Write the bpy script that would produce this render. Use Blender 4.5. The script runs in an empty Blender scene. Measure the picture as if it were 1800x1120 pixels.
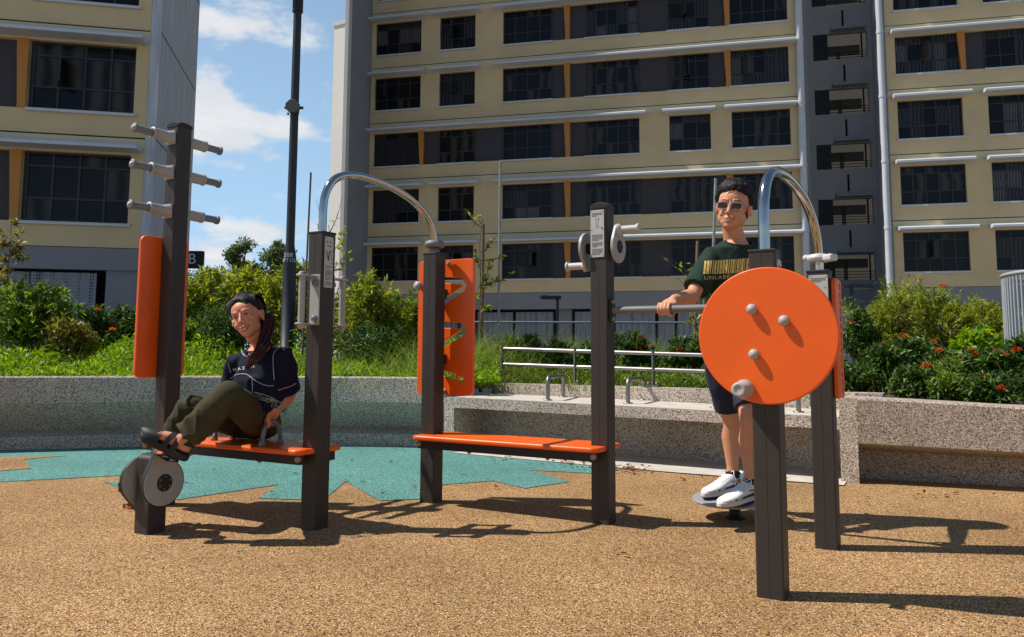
import bpy, bmesh, math, random
import numpy as np
from mathutils import Vector, Matrix, noise as mnoise
from mathutils.bvhtree import BVHTree

scene = bpy.context.scene
COL = scene.collection
R = math.radians
V = Vector

# ------------------------------------------------------------------ camera
H, F, CX, CY = 0.88, 1400.0, 900.0, 490.0
PITCH, ROLL = math.atan(136 / 1400.0), 0.005
fwd = V((0, math.cos(PITCH), math.sin(PITCH)))
up0 = V((0, -math.sin(PITCH), math.cos(PITCH)))
r0 = V((1, 0, 0))
cr = r0 * math.cos(ROLL) + up0 * math.sin(ROLL)
cu = up0 * math.cos(ROLL) - r0 * math.sin(ROLL)
CAM = V((0, 0, H))


def ray(px, py):
    return fwd + cr * ((px - CX) / F) + cu * ((CY - py) / F)


def G(px, py, z=0.0):
    d = ray(px, py)
    return CAM + d * ((z - H) / d.z)


def D(px, py, y):
    d = ray(px, py)
    return CAM + d * (y / d.y)


def proj(p):
    q = V(p) - CAM
    w = q.dot(fwd)
    return (CX + F * q.dot(cr) / w, CY - F * q.dot(cu) / w)


cd = bpy.data.cameras.new("camera")
cam = bpy.data.objects.new("camera", cd)
COL.objects.link(cam)
cam.matrix_world = Matrix(((cr.x, cu.x, -fwd.x, 0), (cr.y, cu.y, -fwd.y, 0), (cr.z, cu.z, -fwd.z, H), (0, 0, 0, 1)))
cd.sensor_width = 36
cd.lens = F / 1800 * 36
cd.shift_y = -(560 - CY) / 1800
cd.clip_start = 0.05
cd.clip_end = 3000
scene.camera = cam

# ------------------------------------------------------------------ materials
def lin(c):
    return tuple(((x / 255) / 12.92 if x / 255 <= 0.04045 else ((x / 255 + 0.055) / 1.055) ** 2.4) for x in c)


MATS = {}


def mat(name, col, rough=0.6, metal=0.0, spec=0.5, var=0.0, vscale=8.0, bump=0.0, bscale=40.0, dark=None, trans=0.0, coat=0.0, detail=4):
    """Principled material whose colour is broken up by noise."""
    if name in MATS:
        return MATS[name]
    m = bpy.data.materials.new(name)
    m.use_nodes = True
    nt = m.node_tree
    b = nt.nodes["Principled BSDF"]
    b.inputs["Roughness"].default_value = rough
    b.inputs["Metallic"].default_value = metal
    b.inputs["Specular IOR Level"].default_value = spec
    b.inputs["Coat Weight"].default_value = coat
    c = (*col, 1)
    b.inputs["Base Color"].default_value = c
    tc = nt.nodes.new("ShaderNodeTexCoord")
    if var > 0:
        n = nt.nodes.new("ShaderNodeTexNoise")
        n.inputs["Scale"].default_value = vscale
        n.inputs["Detail"].default_value = detail
        nt.links.new(tc.outputs["Object"], n.inputs["Vector"])
        r = nt.nodes.new("ShaderNodeValToRGB")
        d = dark if dark else tuple(x * (1 - var) for x in col)
        l = tuple(min(1, x * (1 + var * .6)) for x in col)
        r.color_ramp.elements[0].position = .3
        r.color_ramp.elements[1].position = .7
        r.color_ramp.elements[0].color = (*d, 1)
        r.color_ramp.elements[1].color = (*l, 1)
        nt.links.new(n.outputs["Fac"], r.inputs["Fac"])
        nt.links.new(r.outputs["Color"], b.inputs["Base Color"])
        mp = nt.nodes.new("ShaderNodeMapRange")
        mp.inputs["To Min"].default_value = max(.05, rough - .08)
        mp.inputs["To Max"].default_value = min(1, rough + .08)
        nt.links.new(n.outputs["Fac"], mp.inputs["Value"])
        nt.links.new(mp.outputs["Result"], b.inputs["Roughness"])
    if bump > 0:
        n2 = nt.nodes.new("ShaderNodeTexNoise")
        n2.inputs["Scale"].default_value = bscale
        n2.inputs["Detail"].default_value = 3
        nt.links.new(tc.outputs["Object"], n2.inputs["Vector"])
        bp = nt.nodes.new("ShaderNodeBump")
        bp.inputs["Strength"].default_value = bump
        bp.inputs["Distance"].default_value = 0.01
        nt.links.new(n2.outputs["Fac"], bp.inputs["Height"])
        nt.links.new(bp.outputs["Normal"], b.inputs["Normal"])
    if trans > 0:
        b.inputs["Transmission Weight"].default_value = trans
    MATS[name] = m
    return m


def granule_mat(name, cols, scale, rough=.85, bumpd=.004, big=None, stretch=None):
    """Bonded granules: one random colour per voronoi cell, rounded by bump."""
    m = bpy.data.materials.new(name)
    m.use_nodes = True
    nt = m.node_tree
    b = nt.nodes["Principled BSDF"]
    b.inputs["Roughness"].default_value = rough
    b.inputs["Specular IOR Level"].default_value = .25
    tc = nt.nodes.new("ShaderNodeTexCoord")
    vo = nt.nodes.new("ShaderNodeTexVoronoi")
    vo.inputs["Scale"].default_value = scale
    nt.links.new(tc.outputs["Object"], vo.inputs["Vector"])
    sp = nt.nodes.new("ShaderNodeSeparateColor")
    nt.links.new(vo.outputs["Color"], sp.inputs["Color"])
    r = nt.nodes.new("ShaderNodeValToRGB")
    r.color_ramp.interpolation = 'CONSTANT'
    e = r.color_ramp.elements
    e[0].position = 0
    e[0].color = (*cols[0][1], 1)
    e[1].position = cols[1][0]
    e[1].color = (*cols[1][1], 1)
    for p, c in cols[2:]:
        x = e.new(p)
        x.color = (*c, 1)
    nt.links.new(sp.outputs["Red"], r.inputs["Fac"])
    mx = nt.nodes.new("ShaderNodeMix")
    mx.data_type = 'RGBA'
    mx.blend_type = 'MULTIPLY'
    mx.inputs["Factor"].default_value = 1
    nt.links.new(r.outputs["Color"], mx.inputs["A"])
    n = nt.nodes.new("ShaderNodeTexNoise")
    n.inputs["Scale"].default_value = .9
    n.inputs["Detail"].default_value = 6
    nt.links.new(tc.outputs["Object"], n.inputs["Vector"])
    r2 = nt.nodes.new("ShaderNodeValToRGB")
    lo, hi = big if big else ((.8, .78, .75), (1.08, 1.06, 1.02))
    r2.color_ramp.elements[0].position = .35
    r2.color_ramp.elements[1].position = .68
    r2.color_ramp.elements[0].color = (*lo, 1)
    r2.color_ramp.elements[1].color = (*hi, 1)
    nt.links.new(n.outputs["Fac"], r2.inputs["Fac"])
    nt.links.new(r2.outputs["Color"], mx.inputs["B"])
    nt.links.new(mx.outputs["Result"], b.inputs["Base Color"])
    bp = nt.nodes.new("ShaderNodeBump")
    bp.inputs["Strength"].default_value = .9
    bp.inputs["Distance"].default_value = bumpd
    bp.invert = True
    nt.links.new(vo.outputs["Distance"], bp.inputs["Height"])
    nt.links.new(bp.outputs["Normal"], b.inputs["Normal"])
    return m


def leaf_mat(name, c1, c2, c3, trans=.45):
    """Leaves vary by island (per leaf random) and let some light through."""
    m = bpy.data.materials.new(name)
    m.use_nodes = True
    nt = m.node_tree
    b = nt.nodes["Principled BSDF"]
    b.inputs["Roughness"].default_value = .45
    b.inputs["Specular IOR Level"].default_value = .35
    g = nt.nodes.new("ShaderNodeNewGeometry")
    r = nt.nodes.new("ShaderNodeValToRGB")
    e = r.color_ramp.elements
    e[0].position = .1
    e[0].color = (*c1, 1)
    e[1].position = .95
    e[1].color = (*c3, 1)
    x = e.new(.6)
    x.color = (*c2, 1)
    nt.links.new(g.outputs["Random Per Island"], r.inputs["Fac"])
    nt.links.new(r.outputs["Color"], b.inputs["Base Color"])
    t = nt.nodes.new("ShaderNodeBsdfTranslucent")
    hs = nt.nodes.new("ShaderNodeHueSaturation")
    hs.inputs["Value"].default_value = 1.5
    hs.inputs["Saturation"].default_value = 1.1
    nt.links.new(r.outputs["Color"], hs.inputs["Color"])
    nt.links.new(hs.outputs["Color"], t.inputs["Color"])
    mx = nt.nodes.new("ShaderNodeMixShader")
    mx.inputs[0].default_value = trans
    nt.links.new(b.outputs[0], mx.inputs[1])
    nt.links.new(t.outputs[0], mx.inputs[2])
    nt.links.new(mx.outputs[0], nt.nodes["Material Output"].inputs[0])
    return m


# ------------------------------------------------------------------ objects
def tag(o, label=None, cat=None, group=None, kind=None):
    if label:
        o["label"] = label
    if cat:
        o["category"] = cat
    if group:
        o["group"] = group
    if kind:
        o["kind"] = kind
    return o


def empty(name, loc, label=None, cat=None, group=None):
    o = bpy.data.objects.new(name, None)
    COL.objects.link(o)
    o.location = loc
    o.empty_display_size = .1
    return tag(o, label, cat, group)


def origin_of(parent):
    o = V((0, 0, 0))
    while parent is not None:
        o += V(parent.location)
        parent = parent.parent
    return o


class MB:
    """Mesh builder in world space; build() makes ONE object."""

    def __init__(self):
        self.v, self.f, self.m, self.s = [], [], [], []

    def add(self, vs, fs, mi=0, smooth=False):
        o = len(self.v)
        self.v += [tuple(p) for p in vs]
        for q in fs:
            self.f.append(tuple(i + o for i in q))
            self.m.append(mi)
            self.s.append(smooth)
        return self

    def obox(self, c, ax, ay, az, sx, sy, sz, mi=0, bev=0.0):
        """box centred at c with axes and FULL sizes; optional bevel"""
        c, ax, ay, az = V(c), V(ax), V(ay), V(az)
        if bev <= 0:
            vs = [c + ax * (i * sx / 2) + ay * (j * sy / 2) + az * (k * sz / 2) for k in (-1, 1) for j in (-1, 1) for i in (-1, 1)]
            fs = [(0, 2, 3, 1), (4, 5, 7, 6), (0, 1, 5, 4), (2, 6, 7, 3), (0, 4, 6, 2), (1, 3, 7, 5)]
            return self.add(vs, fs, mi)
        bm = bmesh.new()
        bmesh.ops.create_cube(bm, size=1)
        for v in bm.verts:
            v.co = V((v.co.x * sx, v.co.y * sy, v.co.z * sz))
        bmesh.ops.bevel(bm, geom=bm.edges[:], offset=bev, segments=2, affect='EDGES', profile=.5)
        bm.verts.ensure_lookup_table()
        vs = [c + ax * v.co.x + ay * v.co.y + az * v.co.z for v in bm.verts]
        fs = [[v.index for v in f.verts] for f in bm.faces]
        bm.free()
        return self.add(vs, fs, mi)

    def box(self, lo, hi, mi=0, bev=0.0):
        lo, hi = V(lo), V(hi)
        d = hi - lo
        return self.obox((lo + hi) / 2, (1, 0, 0), (0, 1, 0), (0, 0, 1), d.x, d.y, d.z, mi, bev)

    def tube(self, pts, rad, n=12, mi=0, caps=True, smooth=True):
        pts = [V(p) for p in pts]
        if not hasattr(rad, '__len__'):
            rad = [rad] * len(pts)
        rings = []
        t0 = (pts[1] - pts[0]).normalized()
        a = t0.orthogonal().normalized()
        for i, p in enumerate(pts):
            if i == 0:
                t = pts[1] - pts[0]
            elif i == len(pts) - 1:
                t = pts[-1] - pts[-2]
            else:
                t = (pts[i + 1] - p).normalized() + (p - pts[i - 1]).normalized()
            t.normalize()
            a = (a - t * a.dot(t))
            if a.length < 1e-6:
                a = t.orthogonal()
            a.normalize()
            b = t.cross(a)
            rings.append([p + (a * math.cos(2 * math.pi * k / n) + b * math.sin(2 * math.pi * k / n)) * rad[i] for k in range(n)])
        vs = [q for r in rings for q in r]
        fs = []
        for i in range(len(pts) - 1):
            for k in range(n):
                k2 = (k + 1) % n
                fs.append((i * n + k, i * n + k2, (i + 1) * n + k2, (i + 1) * n + k))
        self.add(vs, fs, mi, smooth)
        if caps:
            self.add(rings[0], [tuple(reversed(range(n)))], mi)
            self.add(rings[-1], [tuple(range(n))], mi)
        return self

    def lathe(self, base, axis, prof, n=24, mi=0, smooth=True):
        """prof: list of (distance along axis, radius)"""
        axis = V(axis).normalized()
        base = V(base)
        a = axis.orthogonal().normalized()
        b = axis.cross(a)
        vs, fs = [], []
        for (d, r) in prof:
            for k in range(n):
                t = 2 * math.pi * k / n
                vs.append(base + axis * d + (a * math.cos(t) + b * math.sin(t)) * max(r, 1e-5))
        for i in range(len(prof) - 1):
            for k in range(n):
                k2 = (k + 1) % n
                fs.append((i * n + k, i * n + k2, (i + 1) * n + k2, (i + 1) * n + k))
        return self.add(vs, fs, mi, smooth)

    def ball(self, c, r, n=16, mi=0, axes=None):
        c = V(c)
        if not hasattr(r, '__len__'):
            r = (r, r, r)
        ax = axes or (V((1, 0, 0)), V((0, 1, 0)), V((0, 0, 1)))
        m = n // 2
        vs = [c - ax[2] * r[2]]
        for i in range(1, m):
            ph = -math.pi / 2 + math.pi * i / m
            for k in range(n):
                t = 2 * math.pi * k / n
                vs.append(c + ax[0] * (r[0] * math.cos(ph) * math.cos(t)) + ax[1] * (r[1] * math.cos(ph) * math.sin(t)) + ax[2] * (r[2] * math.sin(ph)))
        vs.append(c + ax[2] * r[2])
        fs = [(0, 1 + (k + 1) % n, 1 + k) for k in range(n)]
        for i in range(m - 2):
            for k in range(n):
                k2 = (k + 1) % n
                fs.append((1 + i * n + k, 1 + i * n + k2, 1 + (i + 1) * n + k2, 1 + (i + 1) * n + k))
        l = len(vs) - 1
        o = 1 + (m - 2) * n
        fs += [(o + k, o + (k + 1) % n, l) for k in range(n)]
        return self.add(vs, fs, mi, True)

    def prism(self, poly, z0, z1, mi=0):
        """vertical prism over a CCW world xy polygon"""
        n = len(poly)
        vs = [(p[0], p[1], z0) for p in poly] + [(p[0], p[1], z1) for p in poly]
        fs = [tuple(reversed(range(n))), tuple(range(n, 2 * n))]
        fs += [(i, (i + 1) % n, n + (i + 1) % n, n + i) for i in range(n)]
        return self.add(vs, fs, mi)

    def build(self, name, mats, parent=None, **kw):
        o = V(origin_of(parent))
        me = bpy.data.meshes.new(name)
        me.from_pydata([(p[0] - o.x, p[1] - o.y, p[2] - o.z) for p in self.v], [], self.f)
        if not isinstance(mats, (list, tuple)):
            mats = [mats]
        for q in mats:
            me.materials.append(q)
        me.polygons.foreach_set("material_index", self.m)
        me.polygons.foreach_set("use_smooth", self.s)
        me.update()
        ob = bpy.data.objects.new(name, me)
        COL.objects.link(ob)
        ob.parent = parent
        return tag(ob, **kw)


def link_mesh(name, me, mats, parent=None, **kw):
    """me in world space"""
    o = origin_of(parent)
    me.transform(Matrix.Translation(-o))
    me.materials.clear()
    for q in (mats if isinstance(mats, (list, tuple)) else [mats]):
        me.materials.append(q)
    ob = bpy.data.objects.new(name, me)
    COL.objects.link(ob)
    ob.parent = parent
    return tag(ob, **kw)


def curve_mesh(cu_, mtx=None):
    ob = bpy.data.objects.new("tmp", cu_)
    COL.objects.link(ob)
    dg = bpy.context.evaluated_depsgraph_get()
    dg.update()
    me = bpy.data.meshes.new_from_object(ob.evaluated_get(dg))
    bpy.data.objects.remove(ob)
    bpy.data.curves.remove(cu_)
    if mtx is not None:
        me.transform(mtx)
    return me


def slab_mesh(outlines, thick, bev, mtx, res=3):
    """flat plate with rounded rims; outlines: list of closed 2D polygons (first outer, rest holes); local xy -> mtx"""
    cu_ = bpy.data.curves.new("tmp", 'CURVE')
    cu_.dimensions = '2D'
    cu_.fill_mode = 'BOTH'
    cu_.extrude = thick / 2 - bev
    cu_.bevel_depth = bev
    cu_.bevel_resolution = res
    cu_.offset = -bev
    for ol in outlines:
        s = cu_.splines.new('POLY')
        s.points.add(len(ol) - 1)
        for p, q in zip(s.points, ol):
            p.co = (q[0], q[1], 0, 1)
        s.use_cyclic_u = True
    me = curve_mesh(cu_, mtx)
    for p in me.polygons:
        p.use_smooth = False
    return me


def text_mesh(txt, size, mtx, extrude=.001, align='CENTER', space=1.0):
    cu_ = bpy.data.curves.new("tmp", 'FONT')
    cu_.body = txt
    cu_.size = size
    cu_.align_x = align
    cu_.align_y = 'CENTER'
    cu_.extrude = extrude
    cu_.space_character = space
    return curve_mesh(cu_, mtx)


def rrect(w, h, r, n=6):
    out = []
    for cx, cy, a in ((w / 2 - r, h / 2 - r, 0), (-w / 2 + r, h / 2 - r, 90), (-w / 2 + r, -h / 2 + r, 180), (w / 2 - r, -h / 2 + r, 270)):
        for k in range(n + 1):
            t = R(a + 90 * k / n)
            out.append((cx + r * math.cos(t), cy + r * math.sin(t)))
    return out


def frame(o, x, y):
    """matrix with local x,y axes at o, z = x cross y"""
    x = V(x).normalized()
    y = V(y).normalized()
    z = x.cross(y)
    return Matrix(((x.x, y.x, z.x, o[0]), (x.y, y.y, z.y, o[1]), (x.z, y.z, z.z, o[2]), (0, 0, 0, 1)))


def copy_tree(o, parent=None):
    c = o.copy()
    COL.objects.link(c)
    if parent is not None:
        c.parent = parent
    for ch in list(o.children):
        copy_tree(ch, c)
    return c


def smooth_path(pts, n=8):
    """Catmull-Rom through pts"""
    pts = [V(p) for p in pts]
    P = [pts[0] * 2 - pts[1]] + pts + [pts[-1] * 2 - pts[-2]]
    out = []
    for i in range(1, len(P) - 2):
        for k in range(n):
            t = k / n
            a, b, c, d = P[i - 1], P[i], P[i + 1], P[i + 2]
            out.append(.5 * ((2 * b) + (c - a) * t + (2 * a - 5 * b + 4 * c - d) * t * t + (3 * b - a - 3 * c + d) * t ** 3))
    out.append(pts[-1])
    return out


Z = V((0, 0, 1))
AL = R(-30.5)
U = V((math.cos(AL), math.sin(AL), 0))     # along the two rows of posts
W = V((-math.sin(AL), math.cos(AL), 0))    # from the front row to the back row
# ------------------------------------------------------------------ sun, sky with clouds
SUN_AZ = V((-.9976, .07, 0)).normalized()
SUN_EL = R(55)
sdir = SUN_AZ * math.cos(SUN_EL) + Z * math.sin(SUN_EL)
ld = bpy.data.lights.new("sun", 'SUN')
ld.energy = 4.9
ld.angle = R(.5)
ld.color = (1, .94, .86)
lo = bpy.data.objects.new("sun", ld)
COL.objects.link(lo)
lo.rotation_euler = sdir.to_track_quat('Z', 'Y').to_euler()
lo.location = (-20, 5, 30)

wd = bpy.data.worlds.new("World")
scene.world = wd
wd.use_nodes = True
nt = wd.node_tree
bg = nt.nodes["Background"]
sky = nt.nodes.new("ShaderNodeTexSky")
sky.sky_type = 'NISHITA'
sky.sun_disc = False
sky.sun_elevation = SUN_EL
sky.sun_rotation = math.atan2(sdir.x, sdir.y)
sky.air_density = 1.0
sky.dust_density = .15
sky.ozone_density = 3.0
tc = nt.nodes.new("ShaderNodeTexCoord")
sep = nt.nodes.new("ShaderNodeSeparateXYZ")
nt.links.new(tc.outputs["Generated"], sep.inputs[0])


def mth(op, a, b=None, clamp=False):
    n = nt.nodes.new("ShaderNodeMath")
    n.operation = op
    n.use_clamp = clamp
    for i, x in enumerate((a, b)):
        if x is None:
            continue
        if isinstance(x, (int, float)):
            n.inputs[i].default_value = x
        else:
            nt.links.new(x, n.inputs[i])
    return n.outputs[0]


# azimuth (0 = straight ahead, + right) and elevation of the view direction on the dome, in radians
az = mth('ARCTAN2', sep.outputs[0], sep.outputs[1])
el = mth('ARCSINE', sep.outputs[2])
nz = nt.nodes.new("ShaderNodeTexNoise")
nz.inputs["Scale"].default_value = 9
nz.inputs["Detail"].default_value = 7
nz.inputs["Roughness"].default_value = .58
nz.inputs["Distortion"].default_value = .3
mp = nt.nodes.new("ShaderNodeMapping")
mp.inputs["Scale"].default_value = (1, 1, 2.2)
nt.links.new(tc.outputs["Generated"], mp.inputs[0])
nt.links.new(mp.outputs[0], nz.inputs["Vector"])
nz2 = nt.nodes.new("ShaderNodeTexNoise")
nz2.inputs["Scale"].default_value = 26
nz2.inputs["Detail"].default_value = 6
nz2.inputs["Roughness"].default_value = .6
nt.links.new(mp.outputs[0], nz2.inputs["Vector"])


def blob(px, py, sx, sy, amp, rot=0.0):
    d = ray(px, py).normalized()
    a0, e0 = math.atan2(d.x, d.y), math.asin(d.z)
    da = mth('SUBTRACT', az, a0)
    de = mth('SUBTRACT', el, e0)
    c, s = math.cos(rot), math.sin(rot)
    x = mth('ADD', mth('MULTIPLY', da, c), mth('MULTIPLY', de, s))
    y = mth('SUBTRACT', mth('MULTIPLY', de, c), mth('MULTIPLY', da, s))
    q = mth('ADD', mth('POWER', mth('ABSOLUTE', mth('DIVIDE', x, sx / F)), 2.0), mth('POWER', mth('ABSOLUTE', mth('DIVIDE', y, sy / F)), 2.0))
    return mth('MULTIPLY', mth('POWER', 2.718, mth('MULTIPLY', q, -1.0)), amp)


tot = None
for bl in ((372, 172, 34, 46, .72), (385, 225, 70, 40, .6), (500, 226, 120, 22, .6, R(-9)), (440, 268, 80, 16, .4, R(-8)),
           (420, 130, 60, 15, .28), (420, 45, 150, 42, .42, R(8)), (520, 80, 60, 14, .2), (412, 292, 40, 10, .32),
           (380, 430, 110, 36, .42), (490, 400, 70, 26, .42), (560, 395, 40, 26, .4), (335, 250, 45, 50, .3)):
    b_ = blob(*bl)
    tot = b_ if tot is None else mth('ADD', tot, b_)
# elsewhere on the dome: scattered cumulus from the noise alone
nzb = nt.nodes.new("ShaderNodeTexNoise")
nzb.inputs["Scale"].default_value = 2.4
nzb.inputs["Detail"].default_value = 8
nt.links.new(mp.outputs[0], nzb.inputs["Vector"])
away = mth('SUBTRACT', 1.0, blob(450, 250, 420, 420, 1.0))
gen = mth('MULTIPLY', mth('MULTIPLY', mth('SUBTRACT', nzb.outputs["Fac"], .50, True), 1.4), away)
tot = mth('ADD', tot, gen)
msk = mth('ADD', tot, mth('MULTIPLY', mth('SUBTRACT', nz.outputs["Fac"], .5), 1.7))
msk = mth('ADD', msk, mth('MULTIPLY', mth('SUBTRACT', nz2.outputs["Fac"], .5), .7))
mr = nt.nodes.new("ShaderNodeMapRange")
mr.interpolation_type = 'SMOOTHSTEP'
mr.inputs["From Min"].default_value = .18
mr.inputs["From Max"].default_value = .62
nt.links.new(msk, mr.inputs["Value"])
msk = mth('MULTIPLY', mr.outputs[0], .93)
cl = nt.nodes.new("ShaderNodeValToRGB")
cl.color_ramp.elements[0].position = .3
cl.color_ramp.elements[1].position = .75
SKY_S = .082
CLOUD = .72
cl.color_ramp.elements[0].color = (*[x * CLOUD * .86 / SKY_S for x in (.9, .96, 1.05)], 1)
cl.color_ramp.elements[1].color = (*[x * CLOUD * 1.12 / SKY_S for x in (1, 1, 1)], 1)
nt.links.new(nz.outputs["Fac"], cl.inputs["Fac"])
mix = nt.nodes.new("ShaderNodeMix")
mix.data_type = 'RGBA'
nt.links.new(msk, mix.inputs["Factor"])
nt.links.new(sky.outputs[0], mix.inputs["A"])
nt.links.new(cl.outputs[0], mix.inputs["B"])
# humid veil that pales the sky towards the horizon
veil = mth('MULTIPLY', mth('POWER', 2.718, mth('DIVIDE', mth('MAXIMUM', el, 0.0), -.55)), mth('ADD', .12, blob(450, 250, 700, 900, .86)))
vm = nt.nodes.new("ShaderNodeMix")
vm.data_type = 'RGBA'
nt.links.new(veil, vm.inputs["Factor"])
nt.links.new(sky.outputs[0], vm.inputs["A"])
vm.inputs["B"].default_value = (*[x / SKY_S for x in (.44, .68, .93)], 1)
nt.links.new(vm.outputs["Result"], mix.inputs["A"])
nt.links.new(mix.outputs["Result"], bg.inputs["Color"])
bg.inputs["Strength"].default_value = SKY_S
scene.view_settings.view_transform = 'Standard'
scene.view_settings.look = 'None'
scene.view_settings.exposure = 0.18
scene.view_settings.gamma = 1
scene.cycles.use_denoising = True
scene.cycles.max_bounces = 6
scene.cycles.diffuse_bounces = 3
scene.cycles.glossy_bounces = 3
scene.cycles.transparent_max_bounces = 8
# ------------------------------------------------------------------ ground sheets
sand = [(0, lin((192, 154, 106))), (.30, lin((174, 134, 88))), (.54, lin((146, 108, 68))), (.71, lin((78, 61, 45))), (.85, lin((226, 200, 158))), (.94, lin((42, 36, 32)))]
teal = [(0, lin((100, 160, 152))), (.33, lin((76, 138, 132))), (.60, lin((56, 112, 108))), (.80, lin((156, 200, 192))), (.90, lin((38, 70, 70))), (.975, lin((170, 140, 100)))]
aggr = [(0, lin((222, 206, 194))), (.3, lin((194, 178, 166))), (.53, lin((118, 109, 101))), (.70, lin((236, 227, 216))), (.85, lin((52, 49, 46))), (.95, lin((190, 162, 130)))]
aggr_w = [(0, lin((202, 190, 177))), (.3, lin((174, 162, 149))), (.55, lin((134, 116, 102))), (.74, lin((234, 220, 200))), (.88, lin((70, 60, 54))), (.95, lin((170, 130, 96)))]
M_sand = granule_mat("sand_rubber_granules", sand, 200, bumpd=.005, big=((.78, .74, .68), (1.10, 1.08, 1.04)))
M_teal = granule_mat("teal_rubber_granules", teal, 200, big=((.82, .84, .84), (1.06, 1.06, 1.05)))
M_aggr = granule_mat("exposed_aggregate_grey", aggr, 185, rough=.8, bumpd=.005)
M_aggw = granule_mat("exposed_aggregate_warm", aggr_w, 185, rough=.8, bumpd=.005)
M_conc = mat("pale_concrete", lin((196, 188, 176)), .85, var=.18, vscale=6, bump=.3, bscale=60, detail=8)
M_pave = mat("far_paving", lin((138, 132, 122)), .9, var=.2, vscale=3)
M_soil = mat("planter_soil", (.045, .04, .02), .95, var=.4, vscale=6, bump=.8, bscale=20)

MB().add([(-400, -120, 0), (400, -120, 0), (400, 700, 0), (-400, 700, 0)], [(0, 1, 2, 3)]).build("ground", M_pave, kind="structure")

# wall line at the foot of the walls (world xy)
LW = [G(*p) for p in ((-420, 806), (-150, 799), (0, 795), (180, 790.5), (365, 786.5), (550, 786), (690, 788.5), (781, 791.6))]
BA, BB = G(797, 794), G(1479, 848.6)
RW = [G(*p) for p in ((1479, 848.6), (1511, 852), (1800, 868), (2150, 884))]

poly = [(p.x, p.y + .12, .004) for p in LW] + [(p.x, p.y + .05, .004) for p in (BA, BB)] + [(p.x, p.y + .3, .004) for p in RW[1:]] + [(9, -3, .004), (-9, -3, .004)]
MB().add(poly, [tuple(reversed(range(len(poly))))]).build("rubber_paving", M_sand, kind="structure")

low = [(-420, 862), (0, 847), (205, 836), (344, 850), (181, 846), (240, 868), (305, 879), (491, 851.5), (453, 875.6), (525, 878), (579, 870),
       (608, 845.5), (667, 880), (736, 877), (779, 851.7), (868, 845), (923, 858), (1003, 846.4), (930, 826.5), (1044, 832), (1100, 824.6)]
tp = [G(*p, .008) for p in low] + [G(*p, .008) for p in ((1043, 818), (982, 812), (866, 802), (806, 796.5))]
tp += [V((p.x, p.y + .1, .008)) for p in reversed(LW)]
# orange star point that cuts in from the left


def sheet(name, pts, m):
    """flat polygon sheet facing up"""
    from mathutils.geometry import tessellate_polygon
    tris = tessellate_polygon([[V((p[0], p[1], 0)) for p in pts]])
    fs = []
    for a, b, c in tris:
        A, B, C_ = V(pts[a]), V(pts[b]), V(pts[c])
        fs.append((a, b, c) if (B - A).cross(C_ - A).z > 0 else (a, c, b))
    MB().add(pts, fs).build(name, m, kind="structure")


sheet("teal_paving", tp, M_teal)
star = [G(*p, .012) for p in ((-430, 812), (-60, 806), (0, 803), (120, 800.6), (43, 807), (55, 823), (0, 827.5), (-60, 831), (-430, 846))]
sheet("sand_star_paving", star, M_sand)

# concrete apron under the bench
bd = (BB - BA).normalized()
bn = V((-bd.y, bd.x, 0))
fe = [G(*p, .012) for p in ((797, 796), (866, 802), (982, 812.5), (1043, 818), (1122, 825), (1200, 831.3), (1433, 849), (1484, 852.6))]
ap = fe + [BB + bn * .5 + Z * .012, BA + bn * .5 + Z * .012]
MB().add(ap, [tuple(range(len(ap)))]).build("concrete_apron", M_conc, kind="structure")

# ------------------------------------------------------------------ planter walls and the concrete bench
def wall_strip(line, prof, mb, mi=0, zs=None):
    """sweep profile [(inward offset, z)] along a polyline; zs scales the z of each station"""
    n = len(line)
    rows = []
    for i, p in enumerate(line):
        a = line[max(i - 1, 0)]
        b = line[min(i + 1, n - 1)]
        t = (b - a).normalized()
        nn = V((-t.y, t.x, 0))
        k = zs[i] if zs else 1
        rows.append([V((p.x, p.y, 0)) + nn * o + Z * (z * k) for o, z in prof])
    m = len(prof)
    vs = [q for r in rows for q in r]
    fs = []
    for i in range(n - 1):
        for j in range(m):
            j2 = (j + 1) % m
            fs.append((i * m + j, (i + 1) * m + j, (i + 1) * m + j2, i * m + j2))
    mb.add(vs, fs, mi)
    mb.add(rows[0], [tuple(range(m))], mi)
    mb.add(rows[-1], [tuple(reversed(range(m)))], mi)


pw = empty("planter_wall", LW[3], "long curved grey pebble-faced planter wall behind the woman and teal paving, with an undercut foot", "wall")
mb = MB()
lw_f = [V(LW[0])]
for i in range(len(LW) - 1):
    for k in range(1, 6):
        lw_f.append(LW[i].lerp(LW[i + 1], k / 5))
lw_f = smooth_path(LW, 6)
nz_ = len(lw_f)
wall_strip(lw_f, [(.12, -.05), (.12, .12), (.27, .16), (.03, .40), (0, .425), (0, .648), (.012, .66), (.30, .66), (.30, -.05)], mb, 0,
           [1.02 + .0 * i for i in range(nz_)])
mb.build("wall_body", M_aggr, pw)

cb = empty("concrete_bench", BA.lerp(BB, .5), "deep pebble-faced concrete bench with smooth pale seat, recessed below, in front of the steel rails", "bench")
zA, zB = .497, .455
A0, B0 = BA, BB


def bq(s, o, z):
    """point on the bench: s 0..1 along, o metres back from the front"""
    return BA.lerp(BB, s) + bn * o + Z * z


def bslab(mb, s0, s1, o0, o1, za0, zb0, za1, zb1, mi=0):
    vs = [bq(s0, o0, za0), bq(s1, o0, zb0), bq(s1, o1, zb0), bq(s0, o1, za0), bq(s0, o0, za1), bq(s1, o0, zb1), bq(s1, o1, zb1), bq(s0, o1, za1)]
    mb.add(vs, [(3, 2, 1, 0), (4, 5, 6, 7), (0, 1, 5, 4), (2, 3, 7, 6), (0, 4, 7, 3), (1, 2, 6, 5)], mi)


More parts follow.
